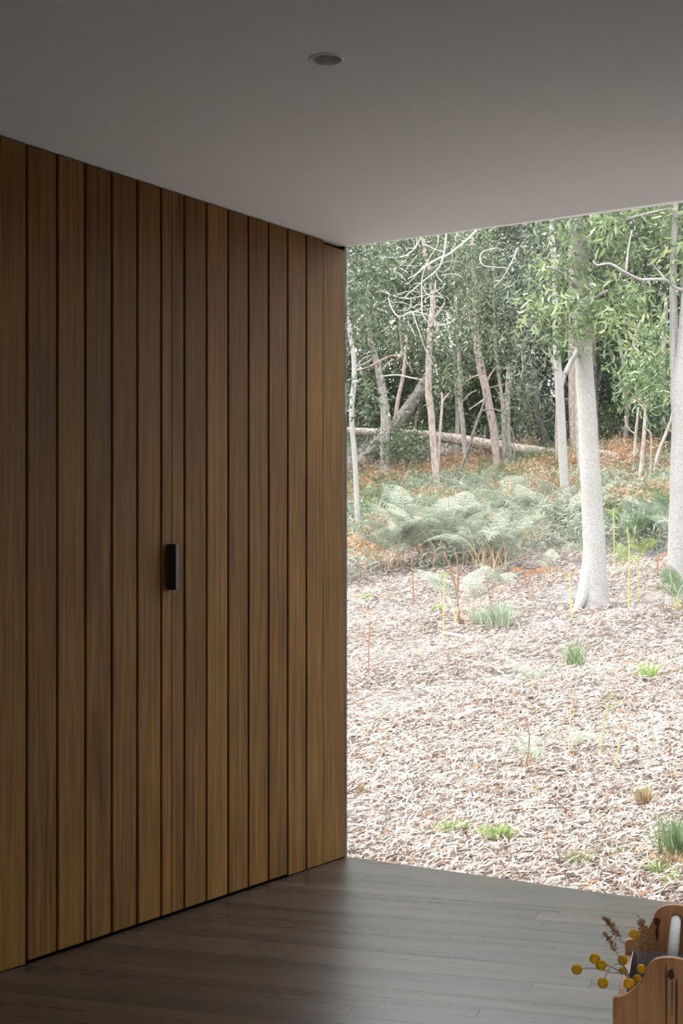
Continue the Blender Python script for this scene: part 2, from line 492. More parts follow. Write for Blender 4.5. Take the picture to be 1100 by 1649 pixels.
# window: dark jamb against the wall end, frameless sheet of glass let into floor and ceiling
win = empty('window_1'); tag(win, 'tall clear corner window with thin dark jamb beside the timber wall', kind='structure')
win.matrix_world = WM
tj = wall_t(555.6)
j1 = box('window_jamb', (tj + .0006, -.032, -.02), (tj + .0076, -.0015, H), M['frame'], win); j1.matrix_world = WM
j2 = box('window_stop', (tj + .0076, -.032, -.02), (0.0005, -.0005, H), M['black_metal'], win); j2.matrix_world = WM
g = box('glass_pane', (-.012, 0, -.02), (-.004, WWIN, H), M['glass'], win); g.matrix_world = WM

# downlight
dl = empty('downlight', (DLC.x, DLC.y, H)); tag(dl, 'small round recessed downlight, switched off, in the pale ceiling', 'downlight')


def lathe(name, prof, mat, parent, seg=40, smooth=True):
    V_, T_ = [], []
    for r_, z_ in prof:
        for i in range(seg):
            a = 2 * math.pi * i / seg
            V_.append((r_ * math.cos(a), r_ * math.sin(a), z_))
    for k_ in range(len(prof) - 1):
        for i in range(seg):
            j = (i + 1) % seg
            T_.append((k_ * seg + i, k_ * seg + j, (k_ + 1) * seg + j, (k_ + 1) * seg + i))
    return mesh_np(name, V_, T_, mat, parent, smooth=smooth)


lathe('trim_ring', [(.0362, .004), (.0362, -.0022), (.0372, -.0030), (.0408, -.0030), (.0424, -.0020), (.0428, .0)], M['trim_white'], dl, smooth=False)
lathe('reflector_cup', [(.0362, .003), (.034, .010), (.030, .022), (.026, .030), (.025, .034)], M['cup'], dl)
lathe('lens', [(.0255, .032), (.012, .031), (.0005, .0305)], M['lens'], dl)

# ------------------------------------------------------------------ GROUND OUTSIDE
ys = np.concatenate([np.arange(-40, 3, 1.2), np.arange(3, 22, .16), np.arange(22, 95, .9)])
xs = np.concatenate([np.arange(-40, -5, 1.2), np.arange(-5, 9, .16), np.arange(9, 60, 1.2)])
gx, gy = np.meshgrid(xs, ys)
zz = gz(gx, gy)
sgn = (gx - C.x) * D1.x + (gy - C.y) * D1.y
Vg = np.stack([gx, gy, zz], -1).reshape(-1, 3)
nx = len(xs)
ii, jj = np.meshgrid(np.arange(len(ys) - 1), np.arange(nx - 1), indexing='ij')
a = (ii * nx + jj).ravel()
Tg = np.stack([a, a + 1, a + nx + 1, a + nx], -1)
inside = (sgn.ravel()[Tg].min(1) > -70)
ground = mesh_np('ground', Vg, Tg[inside], M['ground'], smooth=True)
tag(ground, 'rising bush ground of grey sand and bark under the leaf litter', kind='structure')


# ---- leaves as arrays
def rot_basis(dirs, roll):
    """orthonormal side / normal for each leaf direction"""
    d = dirs / np.linalg.norm(dirs, axis=1, keepdims=True)
    up_ = np.where(np.abs(d[:, 2:3]) > .9, np.array([[1., 0, 0]]), np.array([[0, 0, 1.]]))
    s = np.cross(d, up_); s /= np.linalg.norm(s, axis=1, keepdims=True)
    n_ = np.cross(s, d)
    c_, s_ = np.cos(roll)[:, None], np.sin(roll)[:, None]
    return d, s * c_ + n_ * s_, -s * s_ + n_ * c_


def leaf_arrays(P, dirs, roll, Ln, Wd, bend, tint, fine=True, curve=0.0):
    d, s, n_ = rot_basis(dirs, roll)
    Ln, Wd, bend = Ln[:, None], Wd[:, None], bend[:, None]
    k_ = len(P)
    cv = np.broadcast_to(np.asarray(curve).reshape(-1, 1), (k_, 1))
    if fine:
        c1 = P + d * Ln * .33 + n_ * bend * Ln * .10 + s * cv * Ln * .08
        c2 = P + d * Ln * .70 + n_ * bend * Ln * .05 + s * cv * Ln * .06
        tip = P + d * Ln - n_ * bend * Ln * .12 - s * cv * Ln * .08
        V_ = np.stack([P, c1 - s * Wd * .5, c1 + s * Wd * .5, c2 - s * Wd * .40, c2 + s * Wd * .40, tip], 1).reshape(-1, 3)
        base = np.array([[0, 2, 1], [1, 2, 4], [1, 4, 3], [3, 4, 5]])
        nv = 6
    else:
        c1 = P + d * Ln * .45 + n_ * bend * Ln * .1
        V_ = np.stack([P, c1 - s * Wd * .5, c1 + s * Wd * .5, P + d * Ln], 1).reshape(-1, 3)
        base = np.array([[0, 2, 1], [1, 2, 3]])
        nv = 4
    T_ = (np.arange(k_)[:, None, None] * nv + base[None]).reshape(-1, 3)
    return V_, T_, np.repeat(tint, nv)


def patch_noise(x, y, f=1.0, ph=0.0):
    return (np.sin(1.7 * f * x + 2.3 * f * y + ph) + np.sin(2.9 * f * x - 1.3 * f * y + 1.7 + ph) + np.sin(-1.1 * f * x + 3.7 * f * y + .6 * ph)
            + .6 * np.sin(6.1 * f * x + 4.3 * f * y + 2.2) + .6 * np.sin(-5.3 * f * x + 7.1 * f * y)) / 4.2


def litter(name, y0, y1, dens, fine, lmul, label, mat, twig=False):
    area_n = int(dens * (y1 - y0) * 10)
    Y = rng.uniform(y0, y1, area_n)
    X = rng.uniform(-3.0, 7.0, area_n)
    keep = (X > Y * np.where(Y > 11, -.10, -.05) - 1.1) & (X < Y * .27 + 1.4)
    s = (X - C.x) * D1.x + (Y - C.y) * D1.y
    keep &= s > .03
    pn = patch_noise(X, Y, .55) + .35 * patch_noise(X, Y, 1.6, 2.0)
    keep &= rng.uniform(0, 1, area_n) < np.clip(1.0 - 1.9 * (pn - .2), .14, 1)
    X, Y, s = X[keep], Y[keep], s[keep]
    k_ = len(X)
    az = rng.normal(.35, 1.0, k_)
    tilt = rng.normal(.06, .20 if not twig else .05, k_)
    dirs = np.stack([np.cos(az) * np.cos(tilt), np.sin(az) * np.cos(tilt), np.sin(tilt)], 1)
    slope = .08
    dirs[:, 2] += slope * (dirs[:, 0] * D1.x + dirs[:, 1] * D1.y)
    if twig:
        Ln = rng.uniform(.08, .26, k_) * lmul; Wd = rng.uniform(.003, .007, k_)
    else:
        Ln = rng.uniform(.040, .105, k_) * lmul; Wd = rng.uniform(.0045, .0105, k_) * lmul
    Z = gz(X, Y) + rng.uniform(.004, .030, k_)
    P = np.stack([X, Y, Z], 1)
    tint = np.clip(rng.normal(.52, .28, k_), 0, .92)
    orange = rng.uniform(0, 1, k_) < .035
    tint[orange] = rng.uniform(.94, 1, orange.sum())
    if twig: tint = np.clip(rng.normal(.36, .26, k_), 0, .9)
    V_, T_, tt = leaf_arrays(P, dirs, rng.normal(0, .5, k_), Ln, Wd, rng.normal(.5, .6, k_), tint, fine, rng.normal(0, .6, k_) * (1 if fine else 0))
    o = mesh_np(name, V_, T_, mat, None, tt)
    tag(o, label, 'leaf litter', None, 'stuff')


litter('leaf_litter', 4.2, 11.5, 6000, True, 1.0, 'pale dry leaves strewn over the open ground before the deck', M['litter'])
litter('leaf_litter', 11.5, 22, 2000, False, 1.15, 'pale dry leaves strewn over the rising ground around the tree bases', M['litter'])
litter('twig_litter', 4.2, 14, 330, True, 1.0, 'thin brown twigs and bark strips scattered through the dry leaves', M['litter'], True)


# the same litter goes on along the house, right and left of the view
k_ = 90000
sv = rng.uniform(.03, 7, k_); vv_ = rng.uniform(-5, 9, k_)
X = C.x + D1.x * sv + D2.x * vv_; Y = C.y + D1.y * sv + D2.y * vv_
ok = ~((X > Y * -.05 - 1.1) & (X < Y * .27 + 1.4) & (Y > 4.2))
X, Y = X[ok], Y[ok]; k_ = len(X)
az = rng.normal(.35, 1.0, k_); tilt = rng.normal(.06, .2, k_)
Ln = rng.uniform(.07, .15, k_)
tt = np.clip(rng.normal(.55, .26, k_), 0, .92)
V_, T_, tt = leaf_arrays(np.stack([X, Y, gz(X, Y) + rng.uniform(.004, .03, k_)], 1), np.stack([np.cos(az), np.sin(az), tilt], 1), rng.normal(0, .4, k_), Ln, Ln * .15, rng.normal(.5, .6, k_), tt, False)
tag(mesh_np('leaf_litter', V_, T_, M['litter'], None, tt), 'pale dry leaves continuing along the house beside the open ground', 'leaf litter', None, 'stuff')


# ------------------------------------------------------------------ TREES
def smooth_path(pts, sub=5):
    """Catmull-Rom through rows of (x, y, z, r)"""
    p = np.asarray(pts, float)
    if len(p) < 3:
        t_ = np.linspace(0, 1, sub + 1)[:, None]
        return p[0] * (1 - t_) + p[-1] * t_
    q = np.vstack([2 * p[0] - p[1], p, 2 * p[-1] - p[-2]])
    out = []
    for i in range(1, len(q) - 2):
        for t_ in np.linspace(0, 1, sub, endpoint=False):
            a_, b_, c_, d_ = q[i - 1], q[i], q[i + 1], q[i + 2]
            out.append(.5 * (2 * b_ + (c_ - a_) * t_ + (2 * a_ - 5 * b_ + 4 * c_ - d_) * t_ ** 2 + (3 * b_ - a_ - 3 * c_ + d_) * t_ ** 3))
    out.append(p[-1])
    return np.array(out)


def tube_arrays(path, seg=10, rough=0.0, flare=None):
    """closed tube along rows (x, y, z, r)"""
    path = np.asarray(path, float)
    n_ = len(path)
    tan = np.gradient(path[:, :3], axis=0)
    tan /= np.linalg.norm(tan, axis=1, keepdims=True) + 1e-9
    ref = np.array([1., 0, 0]) if abs(tan[0, 0]) < .8 else np.array([0, 0, 1.])
    V_ = []
    for i in range(n_):
        s = ref - tan[i] * ref.dot(tan[i]); s /= np.linalg.norm(s) + 1e-9
        ref = s
        u_ = np.cross(tan[i], s)
        for k_ in range(seg):
            a_ = 2 * math.pi * k_ / seg
            rr = path[i, 3] * (1 + rough * (math.sin(3 * a_ + i * .7) * .5 + random.uniform(-.5, .5)))
            V_.append(path[i, :3] + (s * math.cos(a_) + u_ * math.sin(a_)) * rr)
    T_ = []
    for i in range(n_ - 1):
        for k_ in range(seg):
            j = (k_ + 1) % seg
            a_, b_, c_, d_ = i * seg + k_, i * seg + j, (i + 1) * seg + j, (i + 1) * seg + k_
            T_.append((a_, b_, c_)); T_.append((a_, c_, d_))
    base = len(V_)
    V_.append(path[0, :3]); V_.append(path[-1, :3])
    for k_ in range(seg):
        j = (k_ + 1) % seg
        T_.append((base, j, k_)); T_.append((base + 1, (n_ - 1) * seg + k_, (n_ - 1) * seg + j))
    return np.array(V_), np.array(T_)


def tube(name, rows, mat, parent, seg=10, rough=.0, sub=5, origin=None):
    path = smooth_path(rows, sub)
    V_, T_ = tube_arrays(path, seg, rough)
    if origin is not None: V_ = V_ - np.array(origin)
    return mesh_np(name, V_, T_, mat, parent, smooth=True)


def prow(pts, Y, dy=0.0):
    """frame rows (x, y, width) at depth Y -> (X, Y, Z, radius)"""
    out = []
    for i, (x, y, w) in enumerate(pts):
        yy = Y + dy * i / max(1, len(pts) - 1)
        p = px(x, y, yy)
        out.append((p.x, p.y, p.z, w * .5 / F * yy))
    return out


def foliage(name, blobs, mat, parent, origin, leaf=(.07, .12), wid=.2, fine=True, hang=.5, tvar=(.5, .18), core=.35):
    """blobs: (centre Vector, radii (x, y, z), sprays, leaves per spray, spray radius)"""
    P, Dd, tt = [], [], []
    for c_, rad, ns, nl, sr in blobs:
        u_ = rng.normal(size=(ns, 3)); u_ /= np.linalg.norm(u_, axis=1, keepdims=True)
        rr = rng.uniform(core, 1, (ns, 1)) ** .6
        cen = np.array(c_) + u_ * rr * np.array(rad)
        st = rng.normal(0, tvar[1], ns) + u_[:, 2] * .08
        ax = u_ * .6 + rng.normal(size=(ns, 3)) * .6 + np.array([0, 0, -hang])
        ax /= np.linalg.norm(ax, axis=1, keepdims=True)
        # leaves along a short twig through each spray
        f = rng.uniform(-1, 1, (ns, nl, 1))
        pos = cen[:, None, :] + ax[:, None, :] * f * sr + rng.normal(size=(ns, nl, 3)) * sr * .32
        dd = ax[:, None, :] * .8 + rng.normal(size=(ns, nl, 3)) * .75 + np.array([0, 0, -.35 * hang])
        P.append(pos.reshape(-1, 3)); Dd.append(dd.reshape(-1, 3))
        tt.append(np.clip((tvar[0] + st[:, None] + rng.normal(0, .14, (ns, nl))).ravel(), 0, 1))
    P = np.concatenate(P) - np.array(origin); Dd = np.concatenate(Dd); tt = np.concatenate(tt)
    k_ = len(P)
    Ln = rng.uniform(leaf[0], leaf[1], k_)
    V_, T_, t2 = leaf_arrays(P, Dd, rng.uniform(-math.pi, math.pi, k_), Ln, Ln * wid * rng.uniform(.8, 1.2, k_), rng.normal(.5, .7, k_), tt, fine, rng.normal(0, 1.4, k_) if fine else 0)
    return mesh_np(name, V_, T_, mat, parent, t2)


def blob(x, y, rx, ry, Y, ry_depth=None, ns=40, nl=14, sr=.25):
    c_ = px(x, y, Y)
    return (tuple(c_), (rx / F * Y, ry_depth if ry_depth else rx / F * Y, ry / F * Y), ns, nl, sr)


def tree(name, label, cat, trunk, mat, Y=None, branches=(), crowns=(), seg=12, rough=.06, group=None, leafmat_='leaf_mid', dy=0.0, leaf=(.08, .13), fine=False, buttress=None, wid=.22, tv=(.5, .18), hang=.5):
    g_ = ground_at(trunk[0][0], trunk[0][1])
    if Y is None: Y = g_.y
    base = px(trunk[0][0], trunk[0][1], Y)
    zg = float(gz(base.x, base.y))
    rows = prow(trunk, Y, dy)
    # root end goes a little into the ground
    r0 = rows[0]
    rows = [(r0[0], r0[1], min(r0[2], zg) - .12, r0[3] * 1.15)] + ([] if abs(r0[2] - zg) < .02 else []) + [(r0[0], r0[1], max(r0[2], zg + .02), r0[3])] + rows[1:]
    root = empty(name, (base.x, base.y, zg))
    o_ = (base.x, base.y, zg)
    tag(root, label, cat, group)
    tube('trunk', rows, mat, root, seg, rough, 6, o_)
    for br in branches:
        pts = [(b_[0], b_[1], b_[2]) for b_ in br]
        rws = []
        for b_ in br:
            yy = Y + (b_[3] if len(b_) > 3 else 0)
            p = px(b_[0], b_[1], yy)
            rws.append((p.x, p.y, p.z, b_[2] * .5 / F * yy))
        tube('branch', rws, mat, root, 7, .05, 5, o_)
    for cr in crowns:
        foliage('leaf_spray' if len(crowns) > 1 else 'foliage', [cr], M[leafmat_], root, o_, leaf, wid, fine, hang, tv)['kind'] = 'stuff'
    return root


# the pale trunk in front, with its spray of near foliage
YA = ground_at(957, 978).y
CA = []
for (x, y, rx, ry, ns) in [(880, 455, 34, 42, 36), (875, 500, 26, 30, 26), (915, 515, 40, 36, 40), (955, 500, 40, 38, 40), (1000, 490, 36, 34, 34), (1030, 485, 26, 34, 24),
                           (900, 545, 24, 18, 12), (985, 530, 34, 26, 22), (940, 450, 30, 30, 22), (930, 380, 44, 34, 34), (985, 370, 48, 36, 40), (1040, 370, 44, 40, 36), (1085, 350, 40, 40, 34),
                           (1090, 410, 30, 30, 20), (905, 355, 34, 28, 20), (1010, 410, 34, 26, 18), (960, 310, 90, 40, 50), (1060, 300, 90, 40, 50), (900, 300, 60, 30, 30), (940, 220, 160, 60, 90), (1110, 300, 80, 60, 40), (1150, 400, 50, 60, 30)]:
    CA.append(blob(x, y, rx, ry, YA - .3 + random.uniform(-.5, .4), .35, max(5, int(ns * .5)), 13, .17))
treeA = tree('wattle_tree', 'stout pale mottled trunk in front with a bright leafy spray, flared at its base', 'tree',
             [(957, 978, 52), (957, 955, 46), (957, 900, 38), (956, 850, 35), (951, 770, 33), (947, 690, 31), (942, 610, 29), (939, 540, 27), (936, 470, 25), (931, 410, 24), (922, 340, 21), (905, 250, 17), (900, 120, 10)], M['bark_white'], YA,
             [[(940, 560, 9), (925, 575, 8, -.1), (912, 602, 8, -.2)],
              [(934, 470, 9), (905, 440, 6, -.3), (882, 430, 4, -.5)], [(938, 500, 8), (975, 470, 6, -.3), (1015, 470, 4, -.5)], [(930, 400, 10), (965, 370, 6, -.2), (1020, 350, 5, -.4), (1080, 335, 3, -.5)], [(925, 360, 8), (890, 330, 5, -.2), (870, 300, 4)],
              [(953, 890, 22), (947, 930, 26, -.03), (938, 962, 22, -.08), (926, 985, 10, -.16), (914, 994, 3, -.2)]],
             CA, 18, .05, leafmat_='leaf_bright', leaf=(.075, .15), fine=True, wid=.19, tv=(.58, .2), hang=.55)

# right-hand trunk with a fork and a reaching branch
YR = ground_at(1086, 972).y
tree('wattle_tree', 'pale forked trunk at the right edge of the view with a bare reaching branch', 'tree',
     [(1086, 972, 30), (1087, 930, 27), (1090, 850, 27), (1092, 760, 26), (1094, 680, 25), (1092, 625, 24), (1096, 570, 15), (1102, 500, 14), (1108, 400, 12), (1115, 250, 9)], M['bark_white'], YR,
     [[(1091, 640, 17), (1086, 590, 14, .05), (1085, 520, 13, .1), (1084, 440, 12, .1), (1088, 330, 10, .2), (1090, 220, 6, .3)],
      [(1108, 470, 7), (1085, 462, 6, -.1), (1072, 451, 6, -.2), (1046, 450, 5, -.3), (1031, 450, 5, -.3), (1008, 439, 4, -.4), (983, 425, 4, -.4), (962, 427, 3, -.5), (955, 420, 2, -.5)],
      [(1008, 439, 4, -.4), (1012, 400, 3, -.4), (1018, 370, 2, -.4)], [(1072, 451, 4, -.2), (1062, 438, 3, -.1), (1050, 425, 2, -.1)]],
     [blob(1110, 250, 110, 50, YR, 1.0, 60, 14, .22), blob(1055, 545, 36, 44, YR + 3, .5, 40, 13, .2), blob(1030, 600, 44, 40, YR + 4, .6, 50, 13, .2), blob(1062, 640, 20, 30, YR + 3.5, .4, 20, 13, .2), blob(1140, 380, 50, 50, YR, .6, 30, 14, .2)], 14, .05, leafmat_='leaf_bright', leaf=(.08, .14), fine=True, wid=.19)

# slim pale trunk forking left of the front trunk
tree('sapling_tree', 'slim pale trunk forking low, just left of the stout front trunk', 'tree',
     [(912, 828, 17), (909, 780, 15), (905, 700, 14), (902, 640, 14), (900, 610, 13), (896, 560, 11), (895, 520, 10), (893, 440, 9), (888, 350, 7), (885, 220, 4)], M['bark_white'], None,
     [[(903, 625, 8), (910, 600, 8), (922, 578, 7), (930, 555, 6), (938, 500, 5)], [(896, 560, 4), (912, 565, 3), (920, 570, 2)]],
     [blob(900, 300, 90, 50, 20, 1.2, 60, 14, .3), blob(862, 420, 46, 60, 20.5, .8, 70, 14, .28), blob(850, 520, 36, 50, 20.5, .8, 50, 14, .28), blob(850, 600, 30, 30, 21, .7, 26, 14, .25)], 12, .06, leafmat_='leaf_grey')

# thin white trunk next to the jamb
tree('sapling_tree', 'thin white curving trunk closest to the window jamb', 'tree',
     [(578, 880, 10), (577, 850, 9), (574, 790, 8.5), (571, 730, 8), (567, 690, 8), (567, 650, 8), (571, 610, 8), (569, 570, 7.5), (563, 530, 7), (559, 490, 7), (556, 400, 6), (552, 250, 4)], M['bark_white'], None,
     [[(568, 530, 3), (580, 512, 2.5), (592, 500, 2)], [(568, 600, 3), (582, 580, 2), (596, 572, 1.5)]],
     [blob(560, 330, 80, 60, 17.5, 1.2, 60, 14, .3), blob(590, 430, 48, 46, 18, .8, 60, 14, .26), blob(575, 500, 34, 36, 18, .7, 34, 14, .25), blob(590, 640, 28, 40, 19, .5, 22, 14, .25)], 10, .06, leafmat_='leaf_mid')

# middle trunks
tree('bush_tree', 'curving pinkish-grey trunk in the middle distance rising behind the sage ferns', 'tree',
     [(706, 808, 13), (704, 780, 11), (700, 740, 11), (697, 700, 11), (694, 660, 11), (690, 630, 11), (691, 580, 10), (693, 530, 9), (697, 490, 9), (695, 450, 8.5), (690, 430, 8), (683, 395, 7), (680, 330, 6), (676, 200, 4)], M['bark_pink'], None,
     [[(704, 770, 6), (707, 720, 5.5), (709, 690, 5), (712, 650, 4), (711, 632, 3)], [(711, 650, 3), (717, 640, 2.5), (723, 633, 2)], [(693, 530, 4), (704, 505, 3), (716, 488, 2)]],
     [blob(690, 300, 110, 60, 23, 1.5, 80, 14, .35), blob(655, 420, 54, 44, 23.5, .8, 70, 14, .3), blob(730, 430, 50, 44, 23.5, .8, 70, 14, .3), blob(650, 540, 42, 36, 24, .7, 44, 14, .3), blob(720, 560, 38, 46, 24, .7, 44, 14, .3)], 10, .07, leafmat_='leaf_mid')
tree('bush_tree', 'thick greyish trunk standing where the leaning log crosses it', 'tree',
     [(621, 757, 17), (620, 720, 15), (621, 690, 17), (620, 660, 15), (615, 625, 13), (610, 600, 12), (604, 575, 11), (595, 540, 9), (590, 470, 7), (585, 350, 5)], M['bark_grey'], 28.5,
     [[(612, 600, 5), (625, 585, 3.5), (634, 578, 2)], [(604, 575, 5), (590, 585, 4), (576, 590, 2)]],
     [blob(600, 440, 50, 60, 28.5, 1.4, 90, 14, .35), blob(590, 540, 44, 40, 27.8, .8, 70, 14, .3), blob(640, 720, 34, 20, 28, .5, 40, 14, .25)], 10, .09, leafmat_='leaf_mid')
tree('bush_tree', 'slender straight grey trunk right of the curving middle trunk', 'tree',
     [(752, 770, 8), (749, 730, 8), (746, 690, 8), (742, 650, 7.5), (740, 600, 6.5), (738, 540, 6), (736, 505, 5), (733, 480, 4), (728, 400, 3)], M['bark_grey'], None,
     [[(742, 650, 3), (756, 635, 2.5), (768, 628, 1.5)], [(738, 540, 3), (730, 500, 2.5), (722, 480, 1.5)]],
     [blob(740, 400, 50, 60, 28, 1.4, 90, 14, .35), blob(745, 510, 36, 50, 27.4, .8, 70, 14, .3), blob(720, 620, 30, 36, 27.5, .7, 50, 14, .3)], 9, .08, leafmat_='leaf_mid', tv=(.62, .18))
tree('bush_tree', 'leaning brown-grey trunk right of the slender straight one', 'tree',
     [(801, 768, 12), (799, 735, 12), (796, 700, 13), (789, 660, 13), (781, 620, 13), (774, 590, 13), (770, 565, 12), (766, 520, 8), (764, 470, 7), (760, 380, 5)], M['bark_pink'], None,
     [[(770, 575, 6), (760, 530, 5), (754, 490, 4), (752, 460, 3)], [(781, 620, 5), (792, 600, 3), (800, 590, 2)], [(785, 640, 4), (770, 650, 2.5), (755, 660, 1.5)]],
     [blob(770, 420, 60, 60, 28.5, 1.4, 100, 14, .35), blob(795, 490, 40, 50, 27.8, .8, 80, 14, .3), blob(805, 560, 40, 36, 27.6, .8, 70, 14, .3), blob(840, 650, 26, 50, 28, .7, 60, 14, .3)], 10, .09, leafmat_='leaf_mid', tv=(.6, .2))
tree('dead_tree', 'broken-topped pale stump trunk beside the fallen log', 'tree',
     [(822, 762, 9), (819, 720, 10), (817, 680, 10), (818, 640, 10), (820, 600, 10), (820, 590, 9)], M['bark_grey'], None,
     [[(817, 680, 4), (826, 700, 3), (829, 750, 3)], [(818, 650, 3), (806, 640, 2.5), (798, 625, 1.5)]], [], 9, .09)
tree('sapling_tree', 'thin grey sapling touching the broken-topped trunk', 'tree',
     [(812, 762, 6), (811, 720, 6), (810, 660, 6), (804, 610, 5), (799, 570, 5), (796, 520, 4), (795, 420, 3)], M['bark_grey'], 29.5, [], [blob(800, 440, 40, 40, 29.5, 1.0, 60, 14, .35)], 8, .08, leafmat_='leaf_grey')
tree('charred_tree', 'blackened leaning trunk with dark forking limbs behind the fallen log', 'tree',
     [(890, 752, 18), (884, 725, 15), (876, 700, 13), (868, 680, 13), (863, 660, 12), (866, 630, 9), (858, 600, 6), (850, 560, 4)], M['bark_dark'], 31.6,
     [[(868, 680, 7), (850, 675, 6), (835, 666, 4), (822, 655, 2)], [(872, 682, 6), (885, 678, 5), (894, 668, 4), (898, 645, 3)], [(863, 660, 6), (850, 640, 4), (838, 630, 3)]],
     [blob(850, 610, 60, 40, 33, 1.5, 110, 14, .35)], 10, .12, leafmat_='leaf_dark')
tree('bush_tree', 'brown straight trunk half hidden behind the slim forked trunk', 'tree',
     [(925, 742, 14), (924, 700, 13), (922, 640, 13), (921, 580, 12), (921, 500, 11), (920, 380, 9), (918, 250, 6)], M['bark_pink'], None, [], [blob(930, 400, 60, 70, 32, 1.6, 120, 14, .4)], 10, .07, leafmat_='leaf_grey')
tree('bush_tree', 'dark reddish trunk showing just right of the stout front trunk', 'tree',
     [(962, 722, 10), (960, 680, 10), (958, 620, 10), (956, 560, 9), (952, 450, 7)], M['bark_lean'], 33, [[(958, 640, 4), (966, 610, 4), (970, 595, 3)]], [blob(975, 590, 40, 40, 33, 1.4, 80, 14, .4)], 9, .1, leafmat_='leaf_dark')
tree('sapling_tree', 'thin pale stem tight against the left flank of the stout trunk', 'tree',
     [(934, 790, 6), (932, 740, 6), (930, 690, 6), (929, 620, 5), (930, 540, 4)], M['bark_grey'], None, [], [], 8, .08)
tree('sapling_tree', 'reddish thin stem hugging the left side of the slim forked trunk', 'tree',
     [(898, 760, 5), (896, 700, 5), (897, 650, 4.5), (893, 600, 4), (884, 560, 3)], M['bark_pink'], None, [], [], 8, .08)
# right background thicket of thin stems
tree('sapling_tree', 'tallest of the thin bare stems between the two front trunks', 'tree',
     [(1030, 805, 7), (1031, 770, 7), (1035, 730, 6.5), (1038, 690, 6), (1040, 655, 5), (1042, 638, 4)], M['bark_pink'], None,
     [[(1040, 665, 3), (1030, 650, 2.5), (1016, 640, 2)], [(1038, 690, 3.5), (1048, 700, 3), (1048, 735, 3), (1046, 790, 4)]], [], 8, .1)
tree('sapling_tree', 'thin bare stem leaning right among the stems left of the right-edge trunk', 'tree',
     [(1052, 788, 6), (1056, 750, 6), (1062, 725, 5.5), (1072, 700, 5), (1080, 678, 4), (1083, 660, 3)], M['bark_pink'], None, [], [], 8, .1)
tree('sapling_tree', 'short reddish stem left of the tallest bare stem', 'tree',
     [(1022, 772, 6), (1022, 740, 5.5), (1024, 700, 5), (1027, 670, 4), (1030, 640, 3)], M['bark_pink'], None, [[(1024, 700, 3), (1012, 690, 2.5), (1006, 670, 2)]], [], 8, .1)
tree('bush_tree', 'grey background trunk seen through the gap right of the stout trunk', 'tree',
     [(1010, 728, 8), (1008, 700, 8), (1010, 660, 8), (1006, 600, 7), (995, 540, 5)], M['bark_grey'], None, [], [blob(1020, 600, 50, 40, 33, 1.3, 100, 14, .4)], 9, .08, leafmat_='leaf_mid', tv=(.6, .2))
tree('dead_tree', 'dark bare pole leaning right in front of the slender trunk', 'tree',
     [(728, 802, 5), (737, 770, 5.5), (750, 735, 5), (760, 705, 5), (768, 680, 5), (775, 662, 4), (781, 640, 3)], M['bark_lean'], None, [[(775, 662, 3), (790, 659, 3), (805, 662, 2.5), (818, 670, 2)]], [], 8, .1)
tree('sapling_tree', 'thin leaning stem between the thick grey trunk and the curving one', 'tree',
     [(668, 700, 6), (672, 670, 6), (680, 640, 6), (676, 610, 5), (668, 575, 4.5), (664, 545, 4)], M['bark_grey'], 34, [], [], 8, .1)
tree('bush_tree', 'pale short trunk left behind the thick grey trunk', 'tree',
     [(641, 760, 9), (640, 735, 9), (636, 700, 8), (640, 650, 7), (650, 600, 6), (655, 540, 5)], M['bark_pink'], 31, [], [blob(650, 520, 60, 40, 32, 1.2, 100, 14, .4)], 9, .08, leafmat_='leaf_mid')


# leaning log and fallen logs
def log(name, label, pts, Y, mat, dy=0.0, seg=14, rough=.09, limbs=()):
    rows = prow(pts, Y, dy)
    o_ = rows[0][:3]
    root = empty(name, o_); tag(root, label, 'log')
    tube('trunk', rows, mat, root, seg, rough, 6, o_)
    for lb in limbs:
        tube('limb', prow(lb, Y), mat, root, 7, .08, 4, o_)
    return root


log('leaning_log', 'thick dark weathered trunk leaning up to the right on the fallen log', [(578, 752, 26), (596, 735, 25), (612, 712, 24), (638, 685, 22), (660, 655, 21), (676, 630, 18), (686, 610, 14), (692, 596, 8)], 30.5, M['bark_lean'], .8,
    limbs=[[(600, 728, 14), (585, 735, 9), (566, 742, 5)], [(604, 720, 12), (598, 745, 10), (596, 760, 8)]])
log('fallen_log', 'long pale fallen log lying across the view behind the middle trunks', [(540, 692, 11), (566, 694, 12), (612, 697, 13), (665, 698, 12), (712, 704, 16), (745, 709, 18), (790, 716, 17), (830, 722, 16), (860, 727, 18), (888, 732, 20), (905, 736, 17)], 32.0, M['bark_log'], -1.3,
    seg=16, limbs=[[(880, 732, 8), (872, 742, 6), (858, 748, 4)], [(740, 710, 5), (750, 722, 4), (765, 735, 2)]])
log('fallen_log', 'split grey fallen log lying between the stout trunk and the bare stems', [(930, 728, 12), (962, 731, 15), (990, 736, 18), (1010, 741, 20), (1024, 746, 18), (1030, 749, 10)], 28.8, M['bark_log'], -.5)
log('fallen_log', 'thin pale fallen log behind the bare stems at the right', [(1030, 738, 8), (1055, 742, 9), (1080, 746, 9), (1115, 752, 8)], 27.6, M['bark_log'], -.3)

